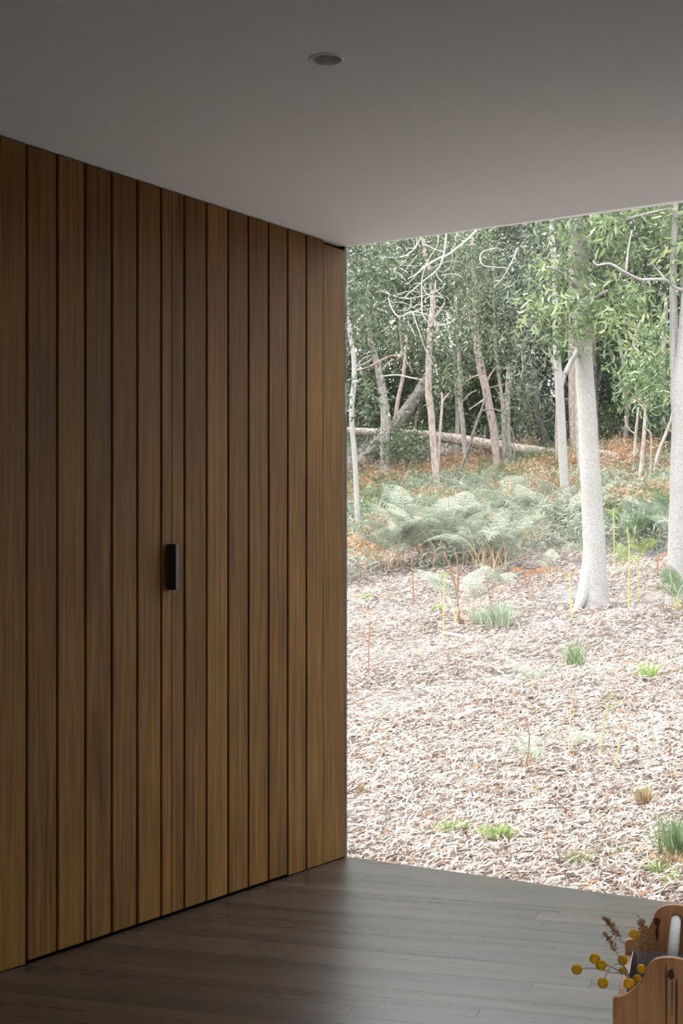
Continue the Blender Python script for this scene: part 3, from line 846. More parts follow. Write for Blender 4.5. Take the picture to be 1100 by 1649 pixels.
# bleached dead branch hanging in the canopy, with curling twigs
YD = 19.0
root = empty('dead_branch', tuple(px(764, 372, YD))); tag(root, 'bleached dead branch with tangled curling twigs hanging in the upper canopy', 'branch')
o_ = tuple(px(764, 372, YD))
tw = [[(800, 335, 6), (764, 372, 5), (728, 401, 4), (710, 411, 4), (685, 429, 3.5), (670, 445, 3), (655, 455, 2)],
      [(722, 350, 3), (719, 378, 3), (715, 404, 3), (710, 424, 3), (703, 439, 3), (680, 455, 2.6), (659, 470, 2.5), (649, 475, 2.5), (626, 469, 2.2), (603, 460, 2), (583, 462, 1.5)],
      [(712, 350, 2.5), (705, 381, 2.5), (703, 399, 2.5), (692, 414, 2.5), (682, 439, 2.5), (681, 472, 2.5), (681, 503, 2.4), (689, 521, 1.5)],
      [(690, 350, 3), (677, 382, 3), (664, 399, 2.5), (644, 410, 2.5), (602, 415, 1.6)],
      [(626, 475, 2), (631, 495, 2.4), (639, 511, 2.4), (649, 513, 2.4), (662, 506, 2.4), (687, 508, 2.4), (713, 521, 2.4), (736, 509, 1.6)],
      [(662, 506, 2), (672, 534, 2.4), (682, 559, 2.4), (695, 581, 2.2), (704, 590, 2), (706, 602, 1.5)],
      [(672, 411, 1.8), (652, 434, 2), (648, 447, 2), (659, 452, 2), (682, 429, 2)],
      [(654, 474, 1.8), (659, 480, 1.8), (692, 476, 1.8), (713, 467, 1.4)],
      [(700, 457, 1.6), (700, 472, 1.8), (715, 485, 1.8), (713, 495, 1.8), (700, 508, 1.4)],
      [(713, 521, 2), (725, 531, 1.8), (728, 546, 1.6), (736, 554, 1.4)],
      [(601, 472, 1.4), (603, 483, 1.6), (614, 490, 1.6), (626, 482, 1.4), (618, 470, 1.2)],
      [(660, 484, 1.5), (662, 500, 1.8), (675, 492, 1.6), (690, 500, 1.6), (672, 503, 1.4), (660, 492, 1.2)],
      [(630, 488, 1.3), (645, 483, 1.5), (662, 487, 1.5), (655, 497, 1.4), (640, 500, 1.2)],
      [(801, 394, 1.8), (779, 404, 2), (771, 419, 2), (774, 432, 2), (784, 434, 1.8), (817, 432, 1.4)],
      [(830, 405, 2.5), (822, 425, 2.5), (808, 450, 2.2), (796, 462, 1.8)],
      [(735, 375, 3), (746, 383, 2.6), (755, 380, 2.2)],
      [(591, 498, 1.4), (580, 512, 1.8), (571, 522, 1.6)], [(712, 411, 2), (700, 408, 1.8), (688, 398, 1.6), (682, 392, 1.4)]]
rt = random.Random(5)
for i in range(30):
    x, y = rt.uniform(600, 735), rt.uniform(392, 520)
    a_ = rt.uniform(0, 6.28); cv = rt.uniform(-.9, .9); ln_ = rt.uniform(9, 17); w_ = rt.uniform(1.0, 1.7)
    pp = []
    for k_ in range(rt.randint(4, 6)):
        pp.append((x, y, w_ * (1 - .12 * k_)))
        x += ln_ * math.cos(a_); y += ln_ * math.sin(a_) * .8; a_ += cv * rt.uniform(.4, 1.3)
    tw.append(pp)
for i, t_ in enumerate(tw):
    rw = [(a_, b_, c_, d_ * .75) for a_, b_, c_, d_ in prow(t_, YD, 0)]
    rw = [(a_, b_ + .25 * math.sin(i * 2.1 + k_ * .8), c_, d_) for k_, (a_, b_, c_, d_) in enumerate(rw)]
    tube('twig', rw, M['dead_wood'], root, 6, 0, 6, o_)

# dead fine branches under the canopy
for i, (lab, pts, Y_) in enumerate([
    ('dark bare branch bowing over the gap beside the thick grey trunk', [(575, 597, 2), (596, 590, 3), (615, 580, 3.5), (632, 573, 3.5), (648, 576, 3), (658, 586, 2.5), (664, 600, 2)], 27),
    ('pale thin branch lying level left of the curving middle trunk', [(615, 606, 2), (640, 604, 2.4), (660, 608, 2.4), (680, 612, 1.8)], 27),
    ('dead upright rusty strip hanging left of the curving trunk', [(643, 508, 2.2), (645, 540, 3), (647, 560, 3), (649, 577, 1.6)], 24),
    ('grey bare branch slanting left from the leaning brown-grey trunk', [(782, 600, 2.4), (765, 606, 2.4), (750, 615, 2), (742, 625, 1.5)], 28),
    ('dark thin branch slanting below the bleached twigs', [(698, 541, 2), (712, 553, 2.4), (726, 566, 2)], 24),
    ('forked bare branch under the canopy right of the leaning trunk', [(786, 625, 1.8), (800, 622, 2.2), (815, 618, 1.8)], 28),
    ('bare twiggy branch in the shade between the stout trunk and bare stems', [(1012, 628, 2), (1026, 642, 3), (1040, 650, 2.5), (1052, 640, 1.6)], 26),
    ('thin dead branch in the shade left of the slim forked trunk', [(838, 558, 2), (842, 590, 2.4), (838, 610, 2)], 26),
    ('pale dead twig dangling from the bright leafy spray', [(1032, 515, 3), (1024, 535, 3), (1020, 555, 3), (1028, 566, 2)], 13.5),
]):
    rw = prow(pts, Y_)
    o2 = tube('dead_branch', rw, M['dead_wood'] if 'pale' in lab else M['stick'], None, 6, 0, 5)
    tag(o2, lab, 'branch', None)

# ------------------------------------------------------------------ BACKGROUND CANOPY: trees behind, each with trunk and crown
BG = [
    ('tall green wattle filling the corner above the thin white trunk', 590, 730, 34, [(585, 420, 70, 90), (560, 560, 50, 60), (600, 330, 90, 60)], 'leaf_mid', .5),
    ('tall green wattle behind the bleached dead twigs', 668, 730, 36, [(660, 440, 80, 90), (640, 580, 60, 60), (670, 320, 90, 70)], 'leaf_mid', .52),
    ('yellow-green wattle behind the slender straight trunk', 735, 728, 33, [(735, 440, 62, 60), (720, 560, 60, 60), (735, 350, 80, 50)], 'leaf_mid', .66),
    ('dense green wattle behind the leaning brown-grey trunk', 785, 725, 36, [(800, 560, 60, 70), (790, 430, 70, 70), (800, 330, 80, 60)], 'leaf_mid', .5),
    ('grey-green tree left of the bright leafy spray', 850, 725, 34, [(850, 440, 60, 90), (845, 560, 50, 60), (855, 340, 80, 60)], 'leaf_grey', .48),
    ('dusky grey-green tree behind the stout front trunk', 945, 722, 37, [(930, 480, 80, 90), (945, 600, 60, 60), (950, 350, 90, 70)], 'leaf_grey', .42),
    ('green wattle behind the right-hand bare stems', 1030, 722, 35, [(1030, 600, 56, 60), (1010, 480, 70, 80), (1040, 360, 90, 80)], 'leaf_mid', .52),
    ('drooping dark-needled tree beside the right-edge trunk', 1070, 740, 30, [(1065, 685, 26, 44), (1060, 620, 34, 34)], 'leaf_dark', .5),
    ('green tree behind the right-edge trunk', 1110, 722, 36, [(1100, 480, 70, 90), (1105, 610, 60, 60), (1110, 350, 90, 70)], 'leaf_mid', .5),
]
for lab, bx_, by_, Y_, cr, lm, tv_ in BG:
    nm = 'background_tree'
    crowns = []
    for (x, y, rx, ry) in cr:
        area = (rx / F * Y_) * (ry / F * Y_)
        crowns.append(blob(x, y, rx, ry, Y_, 2.0, int(260 * area) + 60, 15, .38))
    top = min(c_[1] for c_ in cr)
    tree(nm, lab, 'tree', [(bx_, by_, 9), (bx_ + 2, by_ - 70, 8), (bx_ - 3, by_ - 160, 7), (bx_ + 4, by_ - 260, 5), (bx_, top, 3)], M['bark_grey'], Y_,
         [[(bx_, by_ - 100, 4), (cr[0][0], cr[0][1] + 60, 3), (cr[0][0] + 20, cr[0][1], 2)], [(bx_, by_ - 140, 4), (cr[1][0], cr[1][1], 2)]],
         crowns, 8, .1, leafmat_=lm, leaf=(.09, .16), wid=.26, tv=(tv_, .2))

# understorey shrubs
SH = [('leafy green shrub below the fallen log beside the thick grey trunk', 650, 745, 30, [(650, 715, 45, 26)], 'leaf_mid', .5),
      ('green shrub at the foot of the curving trunk, behind the log', 690, 735, 34, [(700, 660, 40, 40)], 'leaf_mid', .45),
      ('dark shrub in the shade under the leaning log', 650, 700, 36, [(640, 650, 60, 50)], 'leaf_dark', .4),
      ('shady green shrub behind the leaning bare pole', 745, 735, 36, [(755, 660, 45, 55)], 'leaf_dark', .62),
      ('grey-green shrub left of the charred trunk', 840, 735, 34, [(838, 660, 34, 50)], 'leaf_grey', .5),
      ('olive shrub between the slim forked trunk and the stout trunk', 915, 735, 37, [(905, 680, 50, 46)], 'leaf_mid', .42),
      ('pale green bush right of the stout trunk', 985, 735, 36, [(985, 690, 36, 40)], 'leaf_mid', .62),
      ('dense shrub behind the thin white trunk', 575, 735, 34, [(572, 650, 40, 60)], 'leaf_mid', .45),
      ('shady shrub between the right-edge trunk and bare stems', 1045, 745, 34, [(1040, 690, 40, 50)], 'leaf_grey', .42),
      ('leafy shrub beyond the right-edge trunk', 1120, 745, 33, [(1120, 680, 50, 60)], 'leaf_mid', .5)]
for lab, bx_, by_, Y_, cr, lm, tv_ in SH:
    crowns = []
    for (x, y, rx, ry) in cr:
        area = (rx / F * Y_) * (ry / F * Y_)
        crowns.append(blob(x, y, rx, ry, Y_, 1.0, int(210 * area) + 60, 15, .3))
    tree('bush_shrub', lab, 'shrub', [(bx_, by_, 5), (cr[0][0], cr[0][1] + cr[0][3] * .5, 4), (cr[0][0] + 3, cr[0][1], 2)], M['bark_grey'], Y_, [], crowns, 7, .1, leafmat_=lm, leaf=(.08, .14), wid=.26, tv=(tv_, .18))

# closing layer of forest farther up the slope, nobody could count it
bl = []
for i in range(260):
    Y_ = random.uniform(46, 62)
    X_ = random.uniform(-9, 24)
    zb = float(gz(X_, Y_))
    bl.append(((X_, Y_, zb + random.uniform(.3, 13)), (2.0, 1.6, 1.7), 30, 16, .6))
for i in range(330):
    az_ = math.radians(random.choice((random.uniform(17, 105), random.uniform(-75, -8))))
    R_ = random.uniform(26, 46)
    X_, Y_ = R_ * math.sin(az_), R_ * math.cos(az_)
    zb = float(gz(X_, Y_))
    bl.append(((X_, Y_, zb + random.uniform(.2, 13)), (2.2, 2.2, 1.9), 26, 14, .7))
be = []
for i in range(230):
    Y_ = random.uniform(24, 42)
    X_ = random.choice((random.uniform(-.30 * Y_, -.03 * Y_), random.uniform(.26 * Y_, .5 * Y_)))
    be.append(((X_, Y_, float(gz(X_, Y_)) + random.uniform(.5, 10)), (1.2, 1.2, 1.1), 34, 15, .42))
fe = foliage('forest_edge', be, M['leaf_mid'], None, (0, 0, 0), (.11, .2), .27, False, .5, (.5, .2), .2)
tag(fe, 'massed green wattle foliage on both flanks of the clearing', 'forest', None, 'stuff')
fo = foliage('distant_forest', bl, M['leaf_grey'], None, (0, 0, 0), (.26, .5), .36, False, .4, (.34, .16), .1)
tag(fo, 'continuous dark green forest closing the view up the slope', 'forest', None, 'stuff')


# low bracken thicket covering the slope between the tree bases
def thicket(n_, seed_ph, mat, label, y0, y1, thr, hgt=(.05, .55)):
    bl_ = []
    while len(bl_) < n_:
        Y_ = random.uniform(y0, y1); X_ = random.uniform(-.16 * Y_ - 1.0, .30 * Y_ + 1.5)
        if patch_noise(np.array([X_]), np.array([Y_]), .5, seed_ph)[0] < thr: continue
        bl_.append(((X_, Y_, float(gz(X_, Y_)) + random.uniform(*hgt)), (.28, .28, .14), 6, 13, .17))
    o = foliage('undergrowth', bl_, M[mat], None, (0, 0, 0), (.05, .13), .13, False, .25, (.5, .25), .1)
    tag(o, label, 'undergrowth', None, 'stuff')


thicket(1900, 0.0, 'fern_green', 'green bracken thicket covering the slope between the trunks', 19.5, 31, -.25, (.02, .30))
thicket(1300, 1.0, 'fern_green', 'green undergrowth on the upper slope behind the fallen logs', 34.5, 50, -.6, (.02, .5))
thicket(1200, 2.0, 'fern_sage', 'sage tinted bracken thicket on the lower slope', 17, 27, 0.0, (.02, .40))
thicket(1300, 4.0, 'fern_rust', 'rusty dead bracken patches on the slope', 20.5, 32, .1, (.02, .36))
thicket(1300, 5.0, 'fern_tan', 'faded tan dead bracken patches on the slope', 18.5, 32, .05, (.02, .36))

# ------------------------------------------------------------------ FERNS
def frond_mesh(name, seed, lp=.42, lb=.62, arch=1.0, pairs=11, curl=0.0):
    rd = random.Random(seed)
    n_ = 26
    pts = []
    ang = math.radians(82)
    p = np.array([0., 0., 0.])
    ds = (lp + lb) / n_
    for i in range(n_ + 1):
        pts.append(p.copy())
        f = i / n_
        a_ = ang - arch * (f ** 1.5) * math.radians(95)
        p = p + ds * np.array([math.cos(a_), rd.uniform(-.02, .02), math.sin(a_)])
    pts = np.array(pts)

    def at(f):
        x = f * n_; i = min(int(x), n_ - 1)
        return pts[i] + (pts[i + 1] - pts[i]) * (x - i), (pts[i + 1] - pts[i]) / ds
    V_, T_, tint, mi = [], [], [], []
    f0 = lp / (lp + lb)
    for k_ in range(pairs):
        u_ = k_ / (pairs - .3)
        c_, tg = at(f0 + (1 - f0) * u_)
        ln = .36 * lb * (1 - u_) ** .85 * (.72 + .28 * min(1, u_ * 5)) + .015
        for sd in (-1, 1):
            side = np.array([0, sd, 0.])
            nrm = np.cross(tg, side) * sd
            nrm = nrm / np.linalg.norm(nrm)
            if nrm[2] < 0: nrm = -nrm
            pd = side * .86 + tg * .5 + np.array([0, 0, -.12 - curl * .4])
            pd /= np.linalg.norm(pd)
            m_ = max(3, int(9 * ln / (.36 * lb)) + 2)
            base_t = rd.uniform(.3, .7)
            for q in range(m_):
                w = q / m_
                cc = c_ + pd * ln * (w + .06) + nrm * (-.18 * ln * w * w - curl * .25 * ln * w * w) + np.array([0, 0, rd.uniform(-.004, .004)])
                pl = ln * .30 * (1 - w) ** .8 + .006
                wd = ln / m_ * .78
                for s2 in (-1, 1):
                    qd = tg * s2 * .88 + pd * .45 + nrm * (-.15 - curl * rd.uniform(0, .8))
                    qd /= np.linalg.norm(qd)
                    b0 = len(V_)
                    V_ += [cc, cc + qd * pl * .45 - pd * wd * .5, cc + qd * pl, cc + qd * pl * .45 + pd * wd * .6]
                    T_.append((b0, b0 + 1, b0 + 2, b0 + 3)); mi.append(0)
                    tv_ = min(1, max(0, base_t + rd.uniform(-.2, .2)))
                    tint += [tv_ * .8, tv_, tv_, tv_]
    # stalk as a square rod
    r0 = .0042
    b0 = len(V_)
    for i in range(0, n_ + 1, 2):
        rr = r0 * (1 - .8 * i / n_)
        for dx, dy in ((-1, -1), (1, -1), (1, 1), (-1, 1)):
            V_.append(pts[i] + np.array([dx * rr, dy * rr, 0])); tint.append(.5)
    m_ = n_ // 2
    for i in range(m_):
        for k_ in range(4):
            j = (k_ + 1) % 4
            T_.append((b0 + i * 4 + k_, b0 + i * 4 + j, b0 + i * 4 + 4 + j, b0 + i * 4 + 4 + k_)); mi.append(1)
    me_o = mesh_np(name, V_, T_, [M['fern_sage'], M['stalk_tan']], None, tint)
    me_o.data.polygons.foreach_set('material_index', np.array(mi, dtype=np.int32))
    me = me_o.data
    bpy.data.objects.remove(me_o)
    return me


FRONDS = [frond_mesh('frond', 1), frond_mesh('frond', 2, .36, .7, 1.15), frond_mesh('frond', 3, .5, .55, .8), frond_mesh('frond', 4, .3, .6, 1.35)]
DEAD = [frond_mesh('frond', 5, .4, .55, 1.5, 9, .9), frond_mesh('frond', 6, .32, .5, 1.75, 9, 1.0), frond_mesh('frond', 7, .45, .5, 1.2, 9, .8)]
STALKM = {'fern_sage': 'stalk_tan', 'fern_green': 'stalk_green', 'fern_lime': 'stalk_green', 'fern_rust': 'stalk_red', 'fern_tan': 'stalk_tan'}


def fern(loc, size, mat, label, group=None, nf=6, name='bracken_fern', az0=None, spread=1.0):
    root = empty(name, loc); tag(root, label, 'fern', group)
    dead = mat in ('fern_rust', 'fern_tan')
    a0 = random.uniform(0, 6.28) if az0 is None else az0
    for k_ in range(nf):
        me = random.choice(DEAD if dead else FRONDS)
        o = bpy.data.objects.new('frond', me)
        o.location = (random.uniform(-.08, .08) * size, random.uniform(-.08, .08) * size, 0)
        a_ = a0 + spread * (6.28 * k_ / nf + random.uniform(-.4, .4))
        o.rotation_euler = (random.uniform(-.12, .12), random.uniform(-.05, .25), a_)
        s = size * random.uniform(.75, 1.15)
        o.scale = (s, s, s)
        link(o, root)
        for si, mm in ((0, mat), (1, STALKM[mat])):
            o.material_slots[si].link = 'OBJECT'
            o.material_slots[si].material = M[mm]
    return root


ORD = ['leftmost', 'second from left', 'third from left', 'fourth from left', 'fifth from left', 'sixth from left', 'seventh from left', 'eighth from left', 'ninth from left', 'tenth from left']


def fern_patch(n_, xr, yr, size, mats, label, group, nf=6, sink=.0):
    spots = sorted((random.uniform(xr[0] + (xr[1] - xr[0]) * i / n_, xr[0] + (xr[1] - xr[0]) * (i + 1) / n_), random.uniform(*yr), random.choice(mats)) for i in range(n_))
    kinds = [m_ for _x, _y, m_ in spots]
    seen = {}
    for x, y, mt in spots:
        k_ = seen.get(mt, 0); seen[mt] = k_ + 1
        tot = kinds.count(mt)
        g_ = ground_at(x, y)
        lab = label[mt] if isinstance(label, dict) else label
        if tot > 1:
            lab = lab + ', ' + ('rightmost' if k_ == tot - 1 else 'second from right' if k_ == tot - 2 and k_ > 4 else ORD[k_] if k_ < 10 else '%dth from left' % (k_ + 1))
        fern((g_.x, g_.y, g_.z - .01 - sink), size * random.uniform(.8, 1.2), mt, lab, group, nf)


fern_patch(22, (615, 805), (868, 920), .95, ['fern_sage'], 'pale sage bracken fern in the big clump left of the stout trunk', 'sage ferns of the big clump', 7)
fern_patch(12, (640, 825), (832, 868), .95, ['fern_sage'], 'sage bracken fern on the upper side of the big clump', 'sage ferns above the big clump', 6)
fern_patch(8, (565, 690), (812, 850), .68, ['fern_green'], 'green bracken fern between the thin white trunk and the sage clump', 'green ferns behind the sage clump', 6)
fern_patch(11, (560, 750), (772, 812), .55, ['fern_green'], 'green bracken fern on the slope below the leaning log', 'green ferns below the leaning log', 6)
fern_patch(3, (680, 720), (822, 842), .6, ['fern_lime'], 'lime green bracken fern at the foot of the curving trunk', 'lime ferns at the curving trunk', 6)
fern_patch(3, (563, 600), (790, 850), .6, ['fern_lime'], 'lime green bracken fern beside the thin white trunk', 'lime ferns at the thin trunk', 6)
fern_patch(10, (556, 612), (868, 925), .62, ['fern_rust', 'fern_tan'], {'fern_rust': 'rusty dead bracken fern at the foot of the thin white trunk', 'fern_tan': 'faded tan bracken fern at the foot of the thin white trunk'}, 'dead ferns at the thin white trunk', 6)
fern_patch(12, (690, 850), (774, 815), .55, ['fern_rust', 'fern_tan'], {'fern_rust': 'rusty dead bracken fern on the slope below the long fallen log', 'fern_tan': 'faded tan bracken fern on the slope below the long fallen log'}, 'dead ferns below the long log', 6)
fern_patch(7, (600, 720), (765, 830), .55, ['fern_rust'], 'rusty dead bracken fern among the green ferns below the leaning log', 'dead ferns among the green ones', 5)
fern_patch(10, (795, 870), (848, 905), .66, ['fern_rust', 'fern_tan'], {'fern_rust': 'rusty dead bracken fern at the right end of the sage clump', 'fern_tan': 'faded tan bracken fern at the right end of the sage clump'}, 'dead ferns right of the sage clump', 6)
fern_patch(14, (810, 935), (815, 885), .9, ['fern_sage'], 'sage bracken fern around the foot of the slim forked trunk', 'sage ferns at the slim forked trunk', 6)
fern_patch(6, (835, 915), (765, 812), .55, ['fern_green'], 'green bracken fern up the slope left of the slim forked trunk', 'green ferns left of the forked trunk', 6)
fern_patch(8, (970, 1075), (780, 835), .58, ['fern_rust', 'fern_tan'], {'fern_rust': 'rusty dead bracken fern in front of the bare stems', 'fern_tan': 'faded tan bracken fern in front of the bare stems'}, 'dead ferns in front of the bare stems', 6)
fern_patch(8, (995, 1085), (838, 888), .62, ['fern_green'], 'green bracken fern left of the right-edge trunk', 'green ferns left of the right-edge trunk', 6)
fern_patch(4, (1010, 1075), (850, 892), .7, ['fern_sage'], 'sage bracken fern left of the right-edge trunk', 'sage ferns left of the right-edge trunk', 6)
fern_patch(5, (975, 1070), (840, 880), .7, ['fern_rust'], 'rusty dead bracken fern between the two front trunks', 'dead ferns between the front trunks', 5)
fern_patch(7, (560, 900), (748, 775), .42, ['fern_green', 'fern_sage'], {'fern_green': 'green bracken fern high on the slope under the long log', 'fern_sage': 'sage bracken fern high on the slope under the long log'}, 'ferns high on the slope', 6)
fern_patch(6, (900, 1100), (750, 785), .42, ['fern_rust', 'fern_green'], {'fern_green': 'green bracken fern high on the slope by the split log', 'fern_rust': 'rusty dead bracken fern high on the slope by the split log'}, 'ferns by the split log', 6)
fern_patch(9, (1095, 1190), (780, 950), .85, ['fern_green', 'fern_sage', 'fern_rust'], {'fern_green': 'green bracken fern beyond the right-edge trunk', 'fern_sage': 'sage bracken fern beyond the right-edge trunk', 'fern_rust': 'rusty bracken fern beyond the right-edge trunk'}, 'ferns beyond the right-edge trunk', 6)

# single ferns that stand out
for (x, y, sz, mt, lab, nf) in [
    (890, 935, .48, 'fern_sage', 'small sage fern standing alone left of the stout trunk base', 5),
    (935, 905, .62, 'fern_sage', 'grey-green fern drooping against the left flank of the stout trunk', 5),
    (1092, 985, .75, 'fern_green', 'dark green fern drooping over the base of the right-edge trunk', 6),
    (856, 1112, .34, 'fern_sage', 'low flattened sage fern on the open litter', 6),
    (850, 1242, .40, 'fern_sage', 'sparse pale fern nearest the deck, middle of the litter', 5),
    (915, 1215, .30, 'fern_sage', 'wispy grey fern just right of the sparse pale one', 3),
    (742, 1008, .78, 'fern_sage', 'tall sage fern on red-brown stems in front of the big clump', 6),
    (805, 955, .55, 'fern_sage', 'small sage fern at the front right of the big clump', 5),
    (570, 935, .25, 'fern_sage', 'tiny sage fern by the jamb below the rusty ferns', 4),
    (850, 945, .55, 'fern_rust', 'upright rusty fern left of the small lone sage fern', 5),
    (800, 905, .6, 'fern_rust', 'rusty fern at the lower right of the big sage clump', 5),
    (1005, 925, .45, 'fern_lime', 'yellow-green young fern right of the stout trunk', 4),
    (1035, 905, .5, 'fern_lime', 'yellow-green young fern left of the right-edge trunk base', 4),
]:
    g_ = ground_at(x, y)
    fern((g_.x, g_.y, g_.z - .01), sz, mt, lab, None, nf)


# upright stalks
def stalk(pts, mat, label, heads=0, hm='fern_lime'):
    g_ = ground_at(pts[0][0], pts[0][1])
    root = empty('fern_stalk', tuple(g_)); tag(root, label, 'plant stalk')
    rows = [(a_, b_, c_, d_ * .8) for a_, b_, c_, d_ in prow(pts, g_.y)]
    rows[0] = (rows[0][0], rows[0][1], rows[0][2] - .02, rows[0][3])
    tube('stem', rows, M[mat], root, 6, 0, 4, tuple(g_))
    if heads:
        top = Vector(rows[-1][:3])
        blb = [(tuple(top), (.05, .05, .04), heads, 5, .04)]
        foliage('leaf_tip', blb, M[hm], root, tuple(g_), (.02, .05), .3, False, .1, (.6, .2))


ST = [([(594, 1090, 2.6), (594, 1050, 2.4), (595, 1020, 2.2), (598, 990, 1.6)], 'stalk_red', 'thin upright stalk with orange tip standing near the jamb', 6, 'fern_rust'),
      ([(715, 1032, 2.6), (714, 990, 2.2), (715, 955, 2), (717, 925, 1.5)], 'stalk_green', 'yellow-green upright stalk with leafy tip before the sage clump', 8, 'fern_lime'),
      ([(741, 1006, 4), (736, 960, 3.5), (727, 920, 3), (715, 890, 2.2)], 'stalk_red', 'red-brown stalk leaning left under the tall sage fern', 0, ''),
      ([(740, 1004, 4), (737, 960, 3.5), (738, 920, 3), (734, 890, 2)], 'stalk_red', 'red-brown upright stalk under the tall sage fern', 0, ''),
      ([(667, 975, 2.6), (665, 940, 2.4), (663, 900, 2)], 'stalk_red', 'short dark red stalk left of the tall sage fern', 0, ''),
      ([(583, 935, 2.4), (579, 910, 2)], 'stalk_red', 'short red stalk beside the jamb under the rusty ferns', 0, ''),
      ([(793, 990, 2.2), (787, 950, 2), (782, 920, 1.8)], 'stalk_red', 'red stalk behind the sage tussock', 0, ''),
      ([(764, 968, 2.2), (762, 935, 2)], 'stalk_red', 'short red stalk between tall sage fern and sage tussock', 0, ''),
      ([(921, 1003, 3), (920, 970, 2.8), (917, 930, 2.2)], 'stalk_green', 'olive stalk standing before the stout trunk', 2, 'fern_lime'),
      ([(1012, 985, 3), (1013, 940, 2.8), (1013, 880, 2.4), (1010, 850, 2)], 'stalk_green', 'tall olive stalk right of the stout trunk', 6, 'fern_lime'),
      ([(1029, 968, 2.6), (1027, 930, 2.4), (1026, 895, 2)], 'stalk_green', 'shorter olive stalk right of the tall olive one', 4, 'fern_lime'),
      ([(990, 918, 2.4), (989, 880, 2.2), (988, 820, 2)], 'stalk_green', 'thin olive stalk close behind the stout trunk', 5, 'fern_lime'),
      ([(850, 952, 2.4), (844, 920, 2.4), (838, 890, 2)], 'stalk_red', 'red stalk of the upright rusty fern', 0, ''),
      ([(1060, 928, 2.2), (1059, 890, 2)], 'stalk_red', 'short red-brown stalk left of the right-edge trunk', 0, ''),
      ([(844, 1240, 3), (851, 1210, 2.8), (852, 1180, 2.4), (846, 1155, 1.6)], 'stalk_red', 'bent red-brown stalk amid the sparse pale fern', 0, ''),
      ([(915, 1222, 2.6), (918, 1170, 2.4), (922, 1120, 2.2), (932, 1095, 1.4)], 'stalk_tan', 'tall tan stalk right of the sparse pale fern', 0, ''),
      ([(967, 1222, 2.6), (970, 1185, 2.4), (976, 1150, 2), (980, 1130, 1.4)], 'stalk_green', 'olive sprouting stalk at the right of the open litter', 4, 'fern_lime'),
      ([(987, 1242, 3), (994, 1215, 2.8), (999, 1190, 2.2), (1002, 1178, 1.6)], 'stalk_green', 'leaning yellow-green stalk nearest the dry tussock', 2, 'fern_rust'),
      ([(1078, 1228, 3.4), (1079, 1210, 3), (1080, 1195, 2)], 'stalk_red', 'short orange stub at the right edge of the litter', 0, '')]
for s_ in ST: stalk(*s_)


# tussocks and sprouts
def tussock(x, y, hpx, wpx, n_, mat, label, name='grass_tussock', lean=.35, cat='grass', bw=.006):
    g_ = ground_at(x, y)
    sc_ = g_.y / F
    hh, ww = hpx * sc_, wpx * sc_ * .5
    root = empty(name, tuple(g_)); tag(root, label, cat)
    V_, T_, tt = [], [], []
    for i in range(n_):
        a_ = random.uniform(0, 6.28); rr = abs(random.gauss(0, .35)) * ww
        b_ = np.array([math.cos(a_) * rr, math.sin(a_) * rr, -.02])
        b_[2] += float(gz(g_.x + b_[0], g_.y + b_[1])) - g_.z
        out = np.array([math.cos(a_ + random.gauss(0, .5)), math.sin(a_ + random.gauss(0, .5)), 0])
        ln = hh * random.uniform(.55, 1.1); ld = random.uniform(.1, 1) * lean * hh * 1.1
        sd = np.cross(out, [0, 0, 1]) * bw * random.uniform(.6, 1.2) * .5
        if random.random() < .5:
            sd = np.array([1, 0, 0]) * np.linalg.norm(sd)
        k0 = len(V_)
        tv_ = min(1, max(0, random.gauss(.4, .25)))
        for f, w in ((0, 1), (.4, .95), (.75, .7), (1, .08)):
            c_ = b_ + np.array([0, 0, 1]) * ln * (f - .12 * f * f) + out * ld * f ** 1.8
            V_ += [c_ - sd * w, c_ + sd * w]; tt += [tv_ if f > .3 else min(1, tv_ + .4)] * 2
        for k_ in range(3):
            T_.append((k0 + 2 * k_, k0 + 2 * k_ + 1, k0 + 2 * k_ + 3, k0 + 2 * k_ + 2))
    o = mesh_np('foliage', V_, T_, M[mat], root, tt)
    o['kind'] = 'stuff'
    return root


tussock(803, 1010, 52, 66, 280, 'grass_sage', 'sage grass tussock on the litter left of the stout trunk', bw=.0065, lean=.5)
tussock(776, 1008, 34, 38, 150, 'grass_sage', 'smaller sage grass tuft touching the left of the sage tussock', bw=.0065, lean=.5)
tussock(926, 1078, 56, 46, 170, 'grass_green', 'upright green grass tussock in the open litter below the stout trunk', bw=.0055, lean=.3)
tussock(1036, 1300, 42, 42, 120, 'grass_dry', 'straw coloured tussock near the right side of the litter', bw=.006, lean=.3)
tussock(1040, 1298, 46, 34, 40, 'grass_green', 'few green blades rising out of the straw tussock', bw=.005, lean=.3)
tussock(1094, 1388, 92, 84, 230, 'grass_green', 'big dark green tussock cut by the right edge above the deck', bw=.006, lean=.45)
tussock(1085, 1402, 46, 80, 120, 'grass_dry', 'straw skirt of dead grass at the foot of the big green tussock', bw=.006, lean=.8)
tussock(581, 1283, 28, 22, 90, 'grass_dry', 'small brown dry tuft beside the jamb', bw=.005, lean=.25)
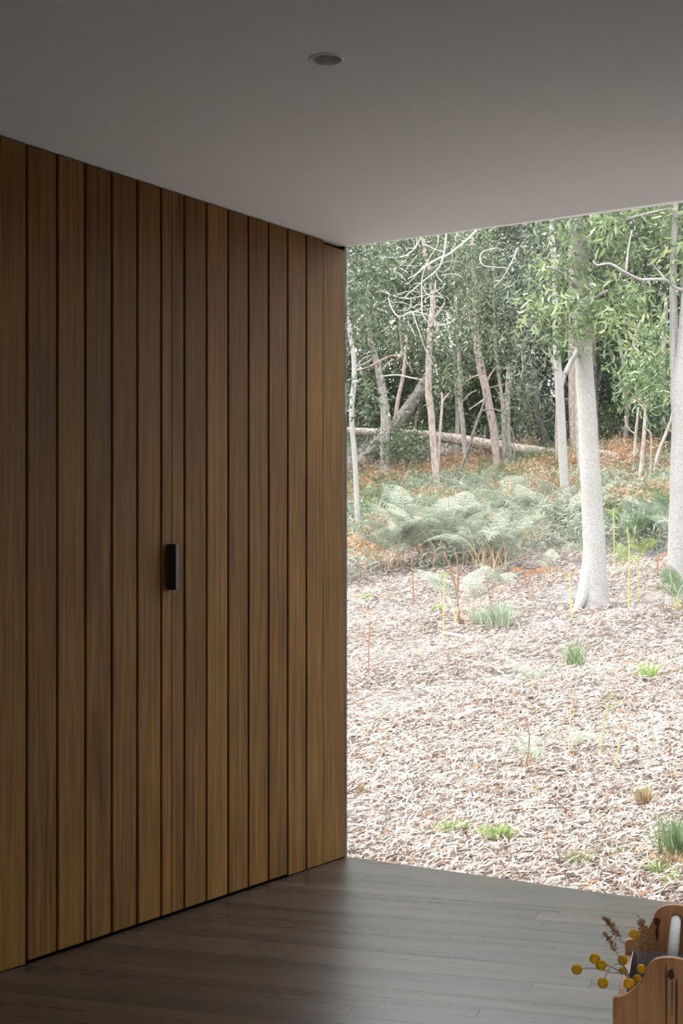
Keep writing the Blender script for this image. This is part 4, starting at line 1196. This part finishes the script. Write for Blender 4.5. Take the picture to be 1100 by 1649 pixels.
for (x, y, h_, w_, n_, lab) in [
    (728, 1345, 22, 60, 60, 'low yellow-green sprout left of the brightest sprout near the deck'), (802, 1358, 26, 56, 70, 'brightest green sprout near the deck edge, middle'),
    (668, 1382, 14, 26, 24, 'tiny green sprout nearest the deck on the left'), (757, 1398, 14, 46, 50, 'thin flat green sprout touching the deck edge'),
    (935, 1393, 20, 60, 70, 'flat green sprout patch near the deck, right of middle'), (1000, 1382, 18, 50, 50, 'green sprout patch beside the long pale stick'),
    (1062, 1412, 24, 44, 50, 'bright green broad-bladed sprout by the big tussock'), (1076, 1425, 20, 40, 40, 'lowest green sprout next to the deck at right'),
    (1046, 1095, 26, 30, 26, 'small green leafy sprout in the litter below the right-edge trunk'), (838, 1352, 12, 12, 10, 'single tiny green sprout right of the brightest sprout'),
    (705, 985, 12, 26, 26, 'small green sprout left of the yellow-green stalk'), (588, 965, 10, 16, 20, 'tiny green sprout by the jamb above the litter')]:
    tussock(x, y, h_ * 1.45, w_, n_ * 4, 'sprout', lab, 'ground_sprout', .9, 'plant', .006)


# sticks, bark pieces on the litter
def stick(p0, p1, w, mat, label, mid=0.0, lift=.03, name='fallen_stick', group=None):
    a_ = ground_at(*p0); b_ = ground_at(*p1)
    n_ = 6
    rows = []
    for i in range(n_ + 1):
        f = i / n_
        p = a_.lerp(b_, f)
        side = Vector((-(b_ - a_).y, (b_ - a_).x, 0)).normalized()
        p = p + side * mid * math.sin(f * math.pi) * (b_ - a_).length
        z = float(gz(p.x, p.y)) + lift + w * .5 / F * p.y
        rows.append((p.x - a_.x, p.y - a_.y, z - a_.z, w * .5 / F * p.y * (1 - .5 * f)))
    o = tube(name, rows, M[mat], None, 7, .15, 3)
    o.location = a_
    tag(o, label, 'stick', group)


for args in [
    ((816, 1318), (908, 1312), 4.5, 'stick', 'brown stick lying level in the middle of the near litter', .05),
    ((868, 1320), (925, 1316), 5, 'stick', 'short thick brown stick at the right end of the level brown stick'),
    ((968, 1370), (1052, 1340), 5, 'stick_pale', 'long pale bark stick slanting up towards the big tussock'),
    ((1058, 1450), (1104, 1434), 4, 'stick', 'dark thin stick at the deck edge by the right border', -.1),
    ((1027, 1422), (1052, 1432), 4, 'stick', 'short orange-brown stick near the deck at right'),
    ((826, 1383), (908, 1384), 2.4, 'stick', 'thin dark twig near the deck edge'),
    ((822, 1400), (880, 1398), 2, 'stick', 'thinnest twig lying parallel just above the deck'),
    ((735, 1168), (778, 1152), 8, 'stick_pale', 'broad tan bark piece in the open litter, left of the sparse fern', .05),
    ((841, 1330), (853, 1348), 6, 'stick_pale', 'short bleached curl of bark pointing down near the deck'),
    ((563, 1232), (592, 1228), 3, 'stick', 'dark short stick beside the jamb'),
    ((735, 1025), (750, 1015), 3, 'stick', 'small dark stick beside the yellow-green stalk base'),
    ((718, 1028), (742, 1046), 6, 'stick_pale', 'curled tan bark piece at the yellow-green stalk base', .15),
    ((772, 1212), (830, 1208), 3, 'stick', 'thin brown stick left of the bent stalk'),
    ((1010, 1190), (1052, 1215), 3.5, 'stick_pale', 'pale slanting stick right of the leaning stalk'),
    ((1072, 1182), (1102, 1188), 6, 'stick', 'orange bark piece at the right edge of the litter'),
    ((690, 1382), (696, 1360), 6, 'stick_pale', 'upright white curl of bark near the deck on the left'),
    ((560, 1143), (604, 1120), 3, 'stick', 'thin stick slanting up beside the jamb'),
    ((620, 1228), (650, 1200), 2.4, 'stick', 'fine twig slanting in the left of the litter'),
    ((770, 1136), (800, 1134), 6, 'stick', 'reddish bark fragment above the sparse pale fern'),
    ((985, 715 + 60), (1018, 782), 5, 'bark_lean' , 'dark branch lying under the split grey log', .1),
]:
    stick(*args)

# ------------------------------------------------------------------ WOODEN TOTE ON THE FLOOR
T1 = Vector((.715, 3.07, 0)); T2 = Vector((.832, 3.52, 0))
ta = (T2 - T1).normalized(); tw_ = Vector((ta.y, -ta.x, 0))
TLEN = (T2 - T1).length
TM = Matrix(((tw_.x, ta.x, 0, T1.x), (tw_.y, ta.y, 0, T1.y), (0, 0, 1, 0), (0, 0, 0, 1)))   # local: x across, y along, z up
tote = empty('wooden_tote'); tote.matrix_world = TM
tag(tote, 'worn wooden tool tote with rounded ends and grey pipe handle on the floor', 'tote')
half = [(.124, 0), (.124, .232), (.117, .2365), (.104, .2395), (.092, .246), (.079, .257), (.066, .271), (.058, .286), (.052, .303), (.044, .316), (.033, .325), (.018, .3295), (0, .331)]
prof = [(-x, z) for x, z in half] + [(x, z) for x, z in reversed(half[:-1])]


def end_board(y0, name):
    bm = bmesh.new()
    n_ = len(prof)
    f_ = [bm.verts.new((x, y0 - .010, z)) for x, z in prof]
    b_ = [bm.verts.new((x, y0 + .010, z)) for x, z in prof]
    bm.faces.new(f_); bm.faces.new(b_)
    for i in range(n_):
        j = (i + 1) % n_
        bm.faces.new((f_[i], f_[j], b_[j], b_[i]))
    bmesh.ops.recalc_face_normals(bm, faces=bm.faces)
    es = [e for e in bm.edges if abs(e.verts[0].co.y - e.verts[1].co.y) < 1e-6]
    bmesh.ops.bevel(bm, geom=es, offset=.002, segments=1, affect='EDGES')
    return mesh_bm(name, bm, M['tote_wood'], tote)


eb1 = end_board(0, 'end_board'); eb2 = end_board(TLEN, 'end_board')
for sx in (-1, 1):
    x0, x1 = sorted((sx * .120, sx * .105))
    mesh_bm('side_board', box_bm(x0, x1, .010, TLEN - .010, .0, .205, .002), M['tote_wood'], tote)
mesh_bm('bottom_board', box_bm(-.105, .105, .010, TLEN - .010, .008, .020), M['tote_wood'], tote)
# tin liner standing inside
bm = bmesh.new()
for (x0, x1, y0, y1) in ((-.104, -.1025, .03, TLEN - .03), (.1025, .104, .03, TLEN - .03), (-.104, .104, .03, .0315), (-.104, .104, TLEN - .0315, TLEN - .03)):
    box_bm(x0, x1, y0, y1, .021, .218, 0, bm)
mesh_bm('tin_liner', bm, M['tin'], tote)['label'] = 'grey zinc liner'
# pipe handle through both ends
hz_ = .298
V_, T_ = tube_arrays([(0, -.002, hz_, .0125), (0, TLEN * .5, hz_, .0125), (0, TLEN - .006, hz_, .0125)], 24)
mesh_np('handle', V_, T_, M['galv'], tote, smooth=True)['label'] = 'grey round pipe handle'
# dark plug and stain on the near end, stain slot on the far end
lath = []
bm = bmesh.new()
rp = [(math.cos(a_) * .0075 * random.uniform(.7, 1.1), hz_ - .002 + math.sin(a_) * .0125 * random.uniform(.8, 1.1)) for a_ in np.linspace(0, 2 * math.pi, 14, endpoint=False)]
f_ = [bm.verts.new((x, -.0112, z)) for x, z in rp]; b_ = [bm.verts.new((x, -.006, z)) for x, z in rp]
bm.faces.new(f_); bm.faces.new(b_)
for i in range(14):
    bm.faces.new((f_[i], f_[(i + 1) % 14], b_[(i + 1) % 14], b_[i]))
mesh_bm('handle_plug', bm, M['stain'], eb1)
for (xc, w, z0, z1, yy) in ((-.010, .006, .12, .318, -.0104), (.002, .003, .20, .286, -.0104), (.0115, .007, .10, .290, -.0104), (-.0455, .016, .270, .297, TLEN - .0104), (-.046, .008, .236, .272, TLEN - .0104)):
    bm = bmesh.new()
    pts = [(xc - w * .12, z1), (xc + w * .15, z1), (xc + w * .5, z1 - (z1 - z0) * .12), (xc + w * .4, z0 + (z1 - z0) * .5), (xc + w * .1, z0), (xc - w * .3, z0 + .01), (xc - w * .45, z0 + (z1 - z0) * .5), (xc - w * .5, z1 - (z1 - z0) * .1)]
    f_ = [bm.verts.new((x, yy, z)) for x, z in pts]; b_ = [bm.verts.new((x, yy + .002, z)) for x, z in pts]
    bm.faces.new(f_); bm.faces.new(b_)
    for i in range(len(pts)):
        j = (i + 1) % len(pts)
        bm.faces.new((f_[i], f_[j], b_[j], b_[i]))
    mesh_bm('stain_mark', bm, M['streak' if yy < .1 else 'stain'], eb1 if yy < .1 else eb2)

# dried flowers standing in the tote
TB = px(1020, 1600, 3.30)
rootp = Vector((TB.x + .03, 3.31, .03))


def bloom(head, Y, via, label, r=.0123):
    hp = px(head[0], head[1], Y)
    root = empty('billy_button', tuple(rootp)); tag(root, label, 'dried flower', 'dried yellow billy buttons in the tote')
    rows = [(rootp.x + random.uniform(-.02, .02), rootp.y + random.uniform(-.02, .02), rootp.z, .0013)]
    for (x, y, yy) in via:
        p = px(x, y, yy); rows.append((p.x, p.y, p.z, .0013))
    rows.append((hp.x, hp.y, hp.z, .0011))
    tube('stem', rows, M['dry_stem'], root, 6, 0, 6, tuple(rootp))
    # knobbly globe
    bm = bmesh.new()
    bmesh.ops.create_icosphere(bm, subdivisions=4, radius=r)
    for v_ in bm.verts:
        q = v_.co.normalized()
        v_.co += q * r * .05 * math.sin(q.x * 31 + q.y * 17) * math.sin(q.y * 29 + q.z * 13) * 1.2
        v_.co.z *= .96
    o = mesh_bm('flower_head', bm, M['yellow'], root, True)
    o.location = hp - rootp
    return root


G0 = (1013, 1580, 3.27)
bloom((929, 1561), 3.22, [G0, (985, 1566, 3.24), (955, 1559, 3.22)], 'leftmost yellow globe flower reaching out over the floor')
bloom((958, 1544), 3.26, [G0, (990, 1560, 3.28), (968, 1548, 3.26)], 'upper of the two touching yellow globe flowers left of the tote')
bloom((968, 1554), 3.18, [G0, (998, 1565, 3.22), (982, 1556, 3.19)], 'lower of the two touching yellow globe flowers left of the tote')
bloom((971, 1583), 3.17, [(1015, 1580, 3.27), (1003, 1556, 3.24), (990, 1553, 3.21), (980, 1562, 3.18)], 'yellow globe flower drooping lowest left of the tote')
bloom((1003, 1546), 3.30, [(1012, 1580, 3.30), (1007, 1562, 3.30)], 'yellow globe flower above the tote rim between the dry sprigs', .0117)
bloom((1021, 1504), 3.36, [(1030, 1570, 3.33), (1027, 1535, 3.35)], 'highest yellow globe flower in front of the far tote end', .0117)
bloom((1013, 1584), 3.15, [(1016, 1600, 3.2)], 'yellow globe flower resting on the near tote rim', .0125)
bloom((1026, 1577), 3.20, [(1024, 1595, 3.25)], 'yellow globe flower half hidden behind the near tote end', .0105)
bloom((1033, 1560), 3.22, [(1032, 1585, 3.25)], 'yellow globe flower peeking over the near tote end curve', .0105)
bloom((1003, 1563), 3.38, [(1010, 1590, 3.34)], 'small dull globe flower deep inside the tote', .0100)


def sprig(pts, Y, label, tuft0, n_, spread):
    root = empty('dry_sprig', tuple(rootp)); tag(root, label, 'dried plant', 'dried brown sprigs in the tote')
    rows = [(rootp.x, rootp.y, rootp.z, .0011)] + [(*px(x, y, Y), .0011) for x, y in pts]
    tube('stem', rows, M['dry_stem'], root, 5, 0, 6, tuple(rootp))
    path = smooth_path(rows, 10)
    n0 = int(len(path) * tuft0)
    P, Dd = [], []
    for i in range(n_):
        k_ = random.randint(n0, len(path) - 1)
        q = path[k_][:3]
        f = 1 - .6 * (k_ - n0) / max(1, len(path) - n0)
        P.append(q + np.array([random.gauss(0, spread * f) for _ in range(3)]))
        Dd.append([random.gauss(0, 1), random.gauss(0, 1), random.gauss(.8, .6)])
    P = np.array(P) - np.array(rootp); Dd = np.array(Dd)
    ln = rng.uniform(.005, .011, n_)
    V2_, T2_, tt = leaf_arrays(P, Dd, rng.uniform(-3, 3, n_), ln, ln * .35, rng.normal(.5, .5, n_), rng.uniform(0, 1, n_), True, 0)
    o = mesh_np('seed_head', V2_, T2_, M['dry_seed'], root, tt); o['kind'] = 'stuff'


sprig([(1012, 1572), (1005, 1556), (993, 1535), (984, 1518), (975, 1506)], 3.27, 'short brown sprig leaning left above the tote rim', .62, 110, .0032)
sprig([(1034, 1554), (1015, 1530), (1000, 1514), (985, 1493), (973, 1479)], 3.34, 'longest brown sprig leaning left, tip highest', .66, 170, .0045)
sprig([(1032, 1570), (1038, 1545), (1041, 1520), (1036, 1500), (1032, 1484)], 3.38, 'fluffy upright sprig in front of the far tote end', .50, 330, .0085)
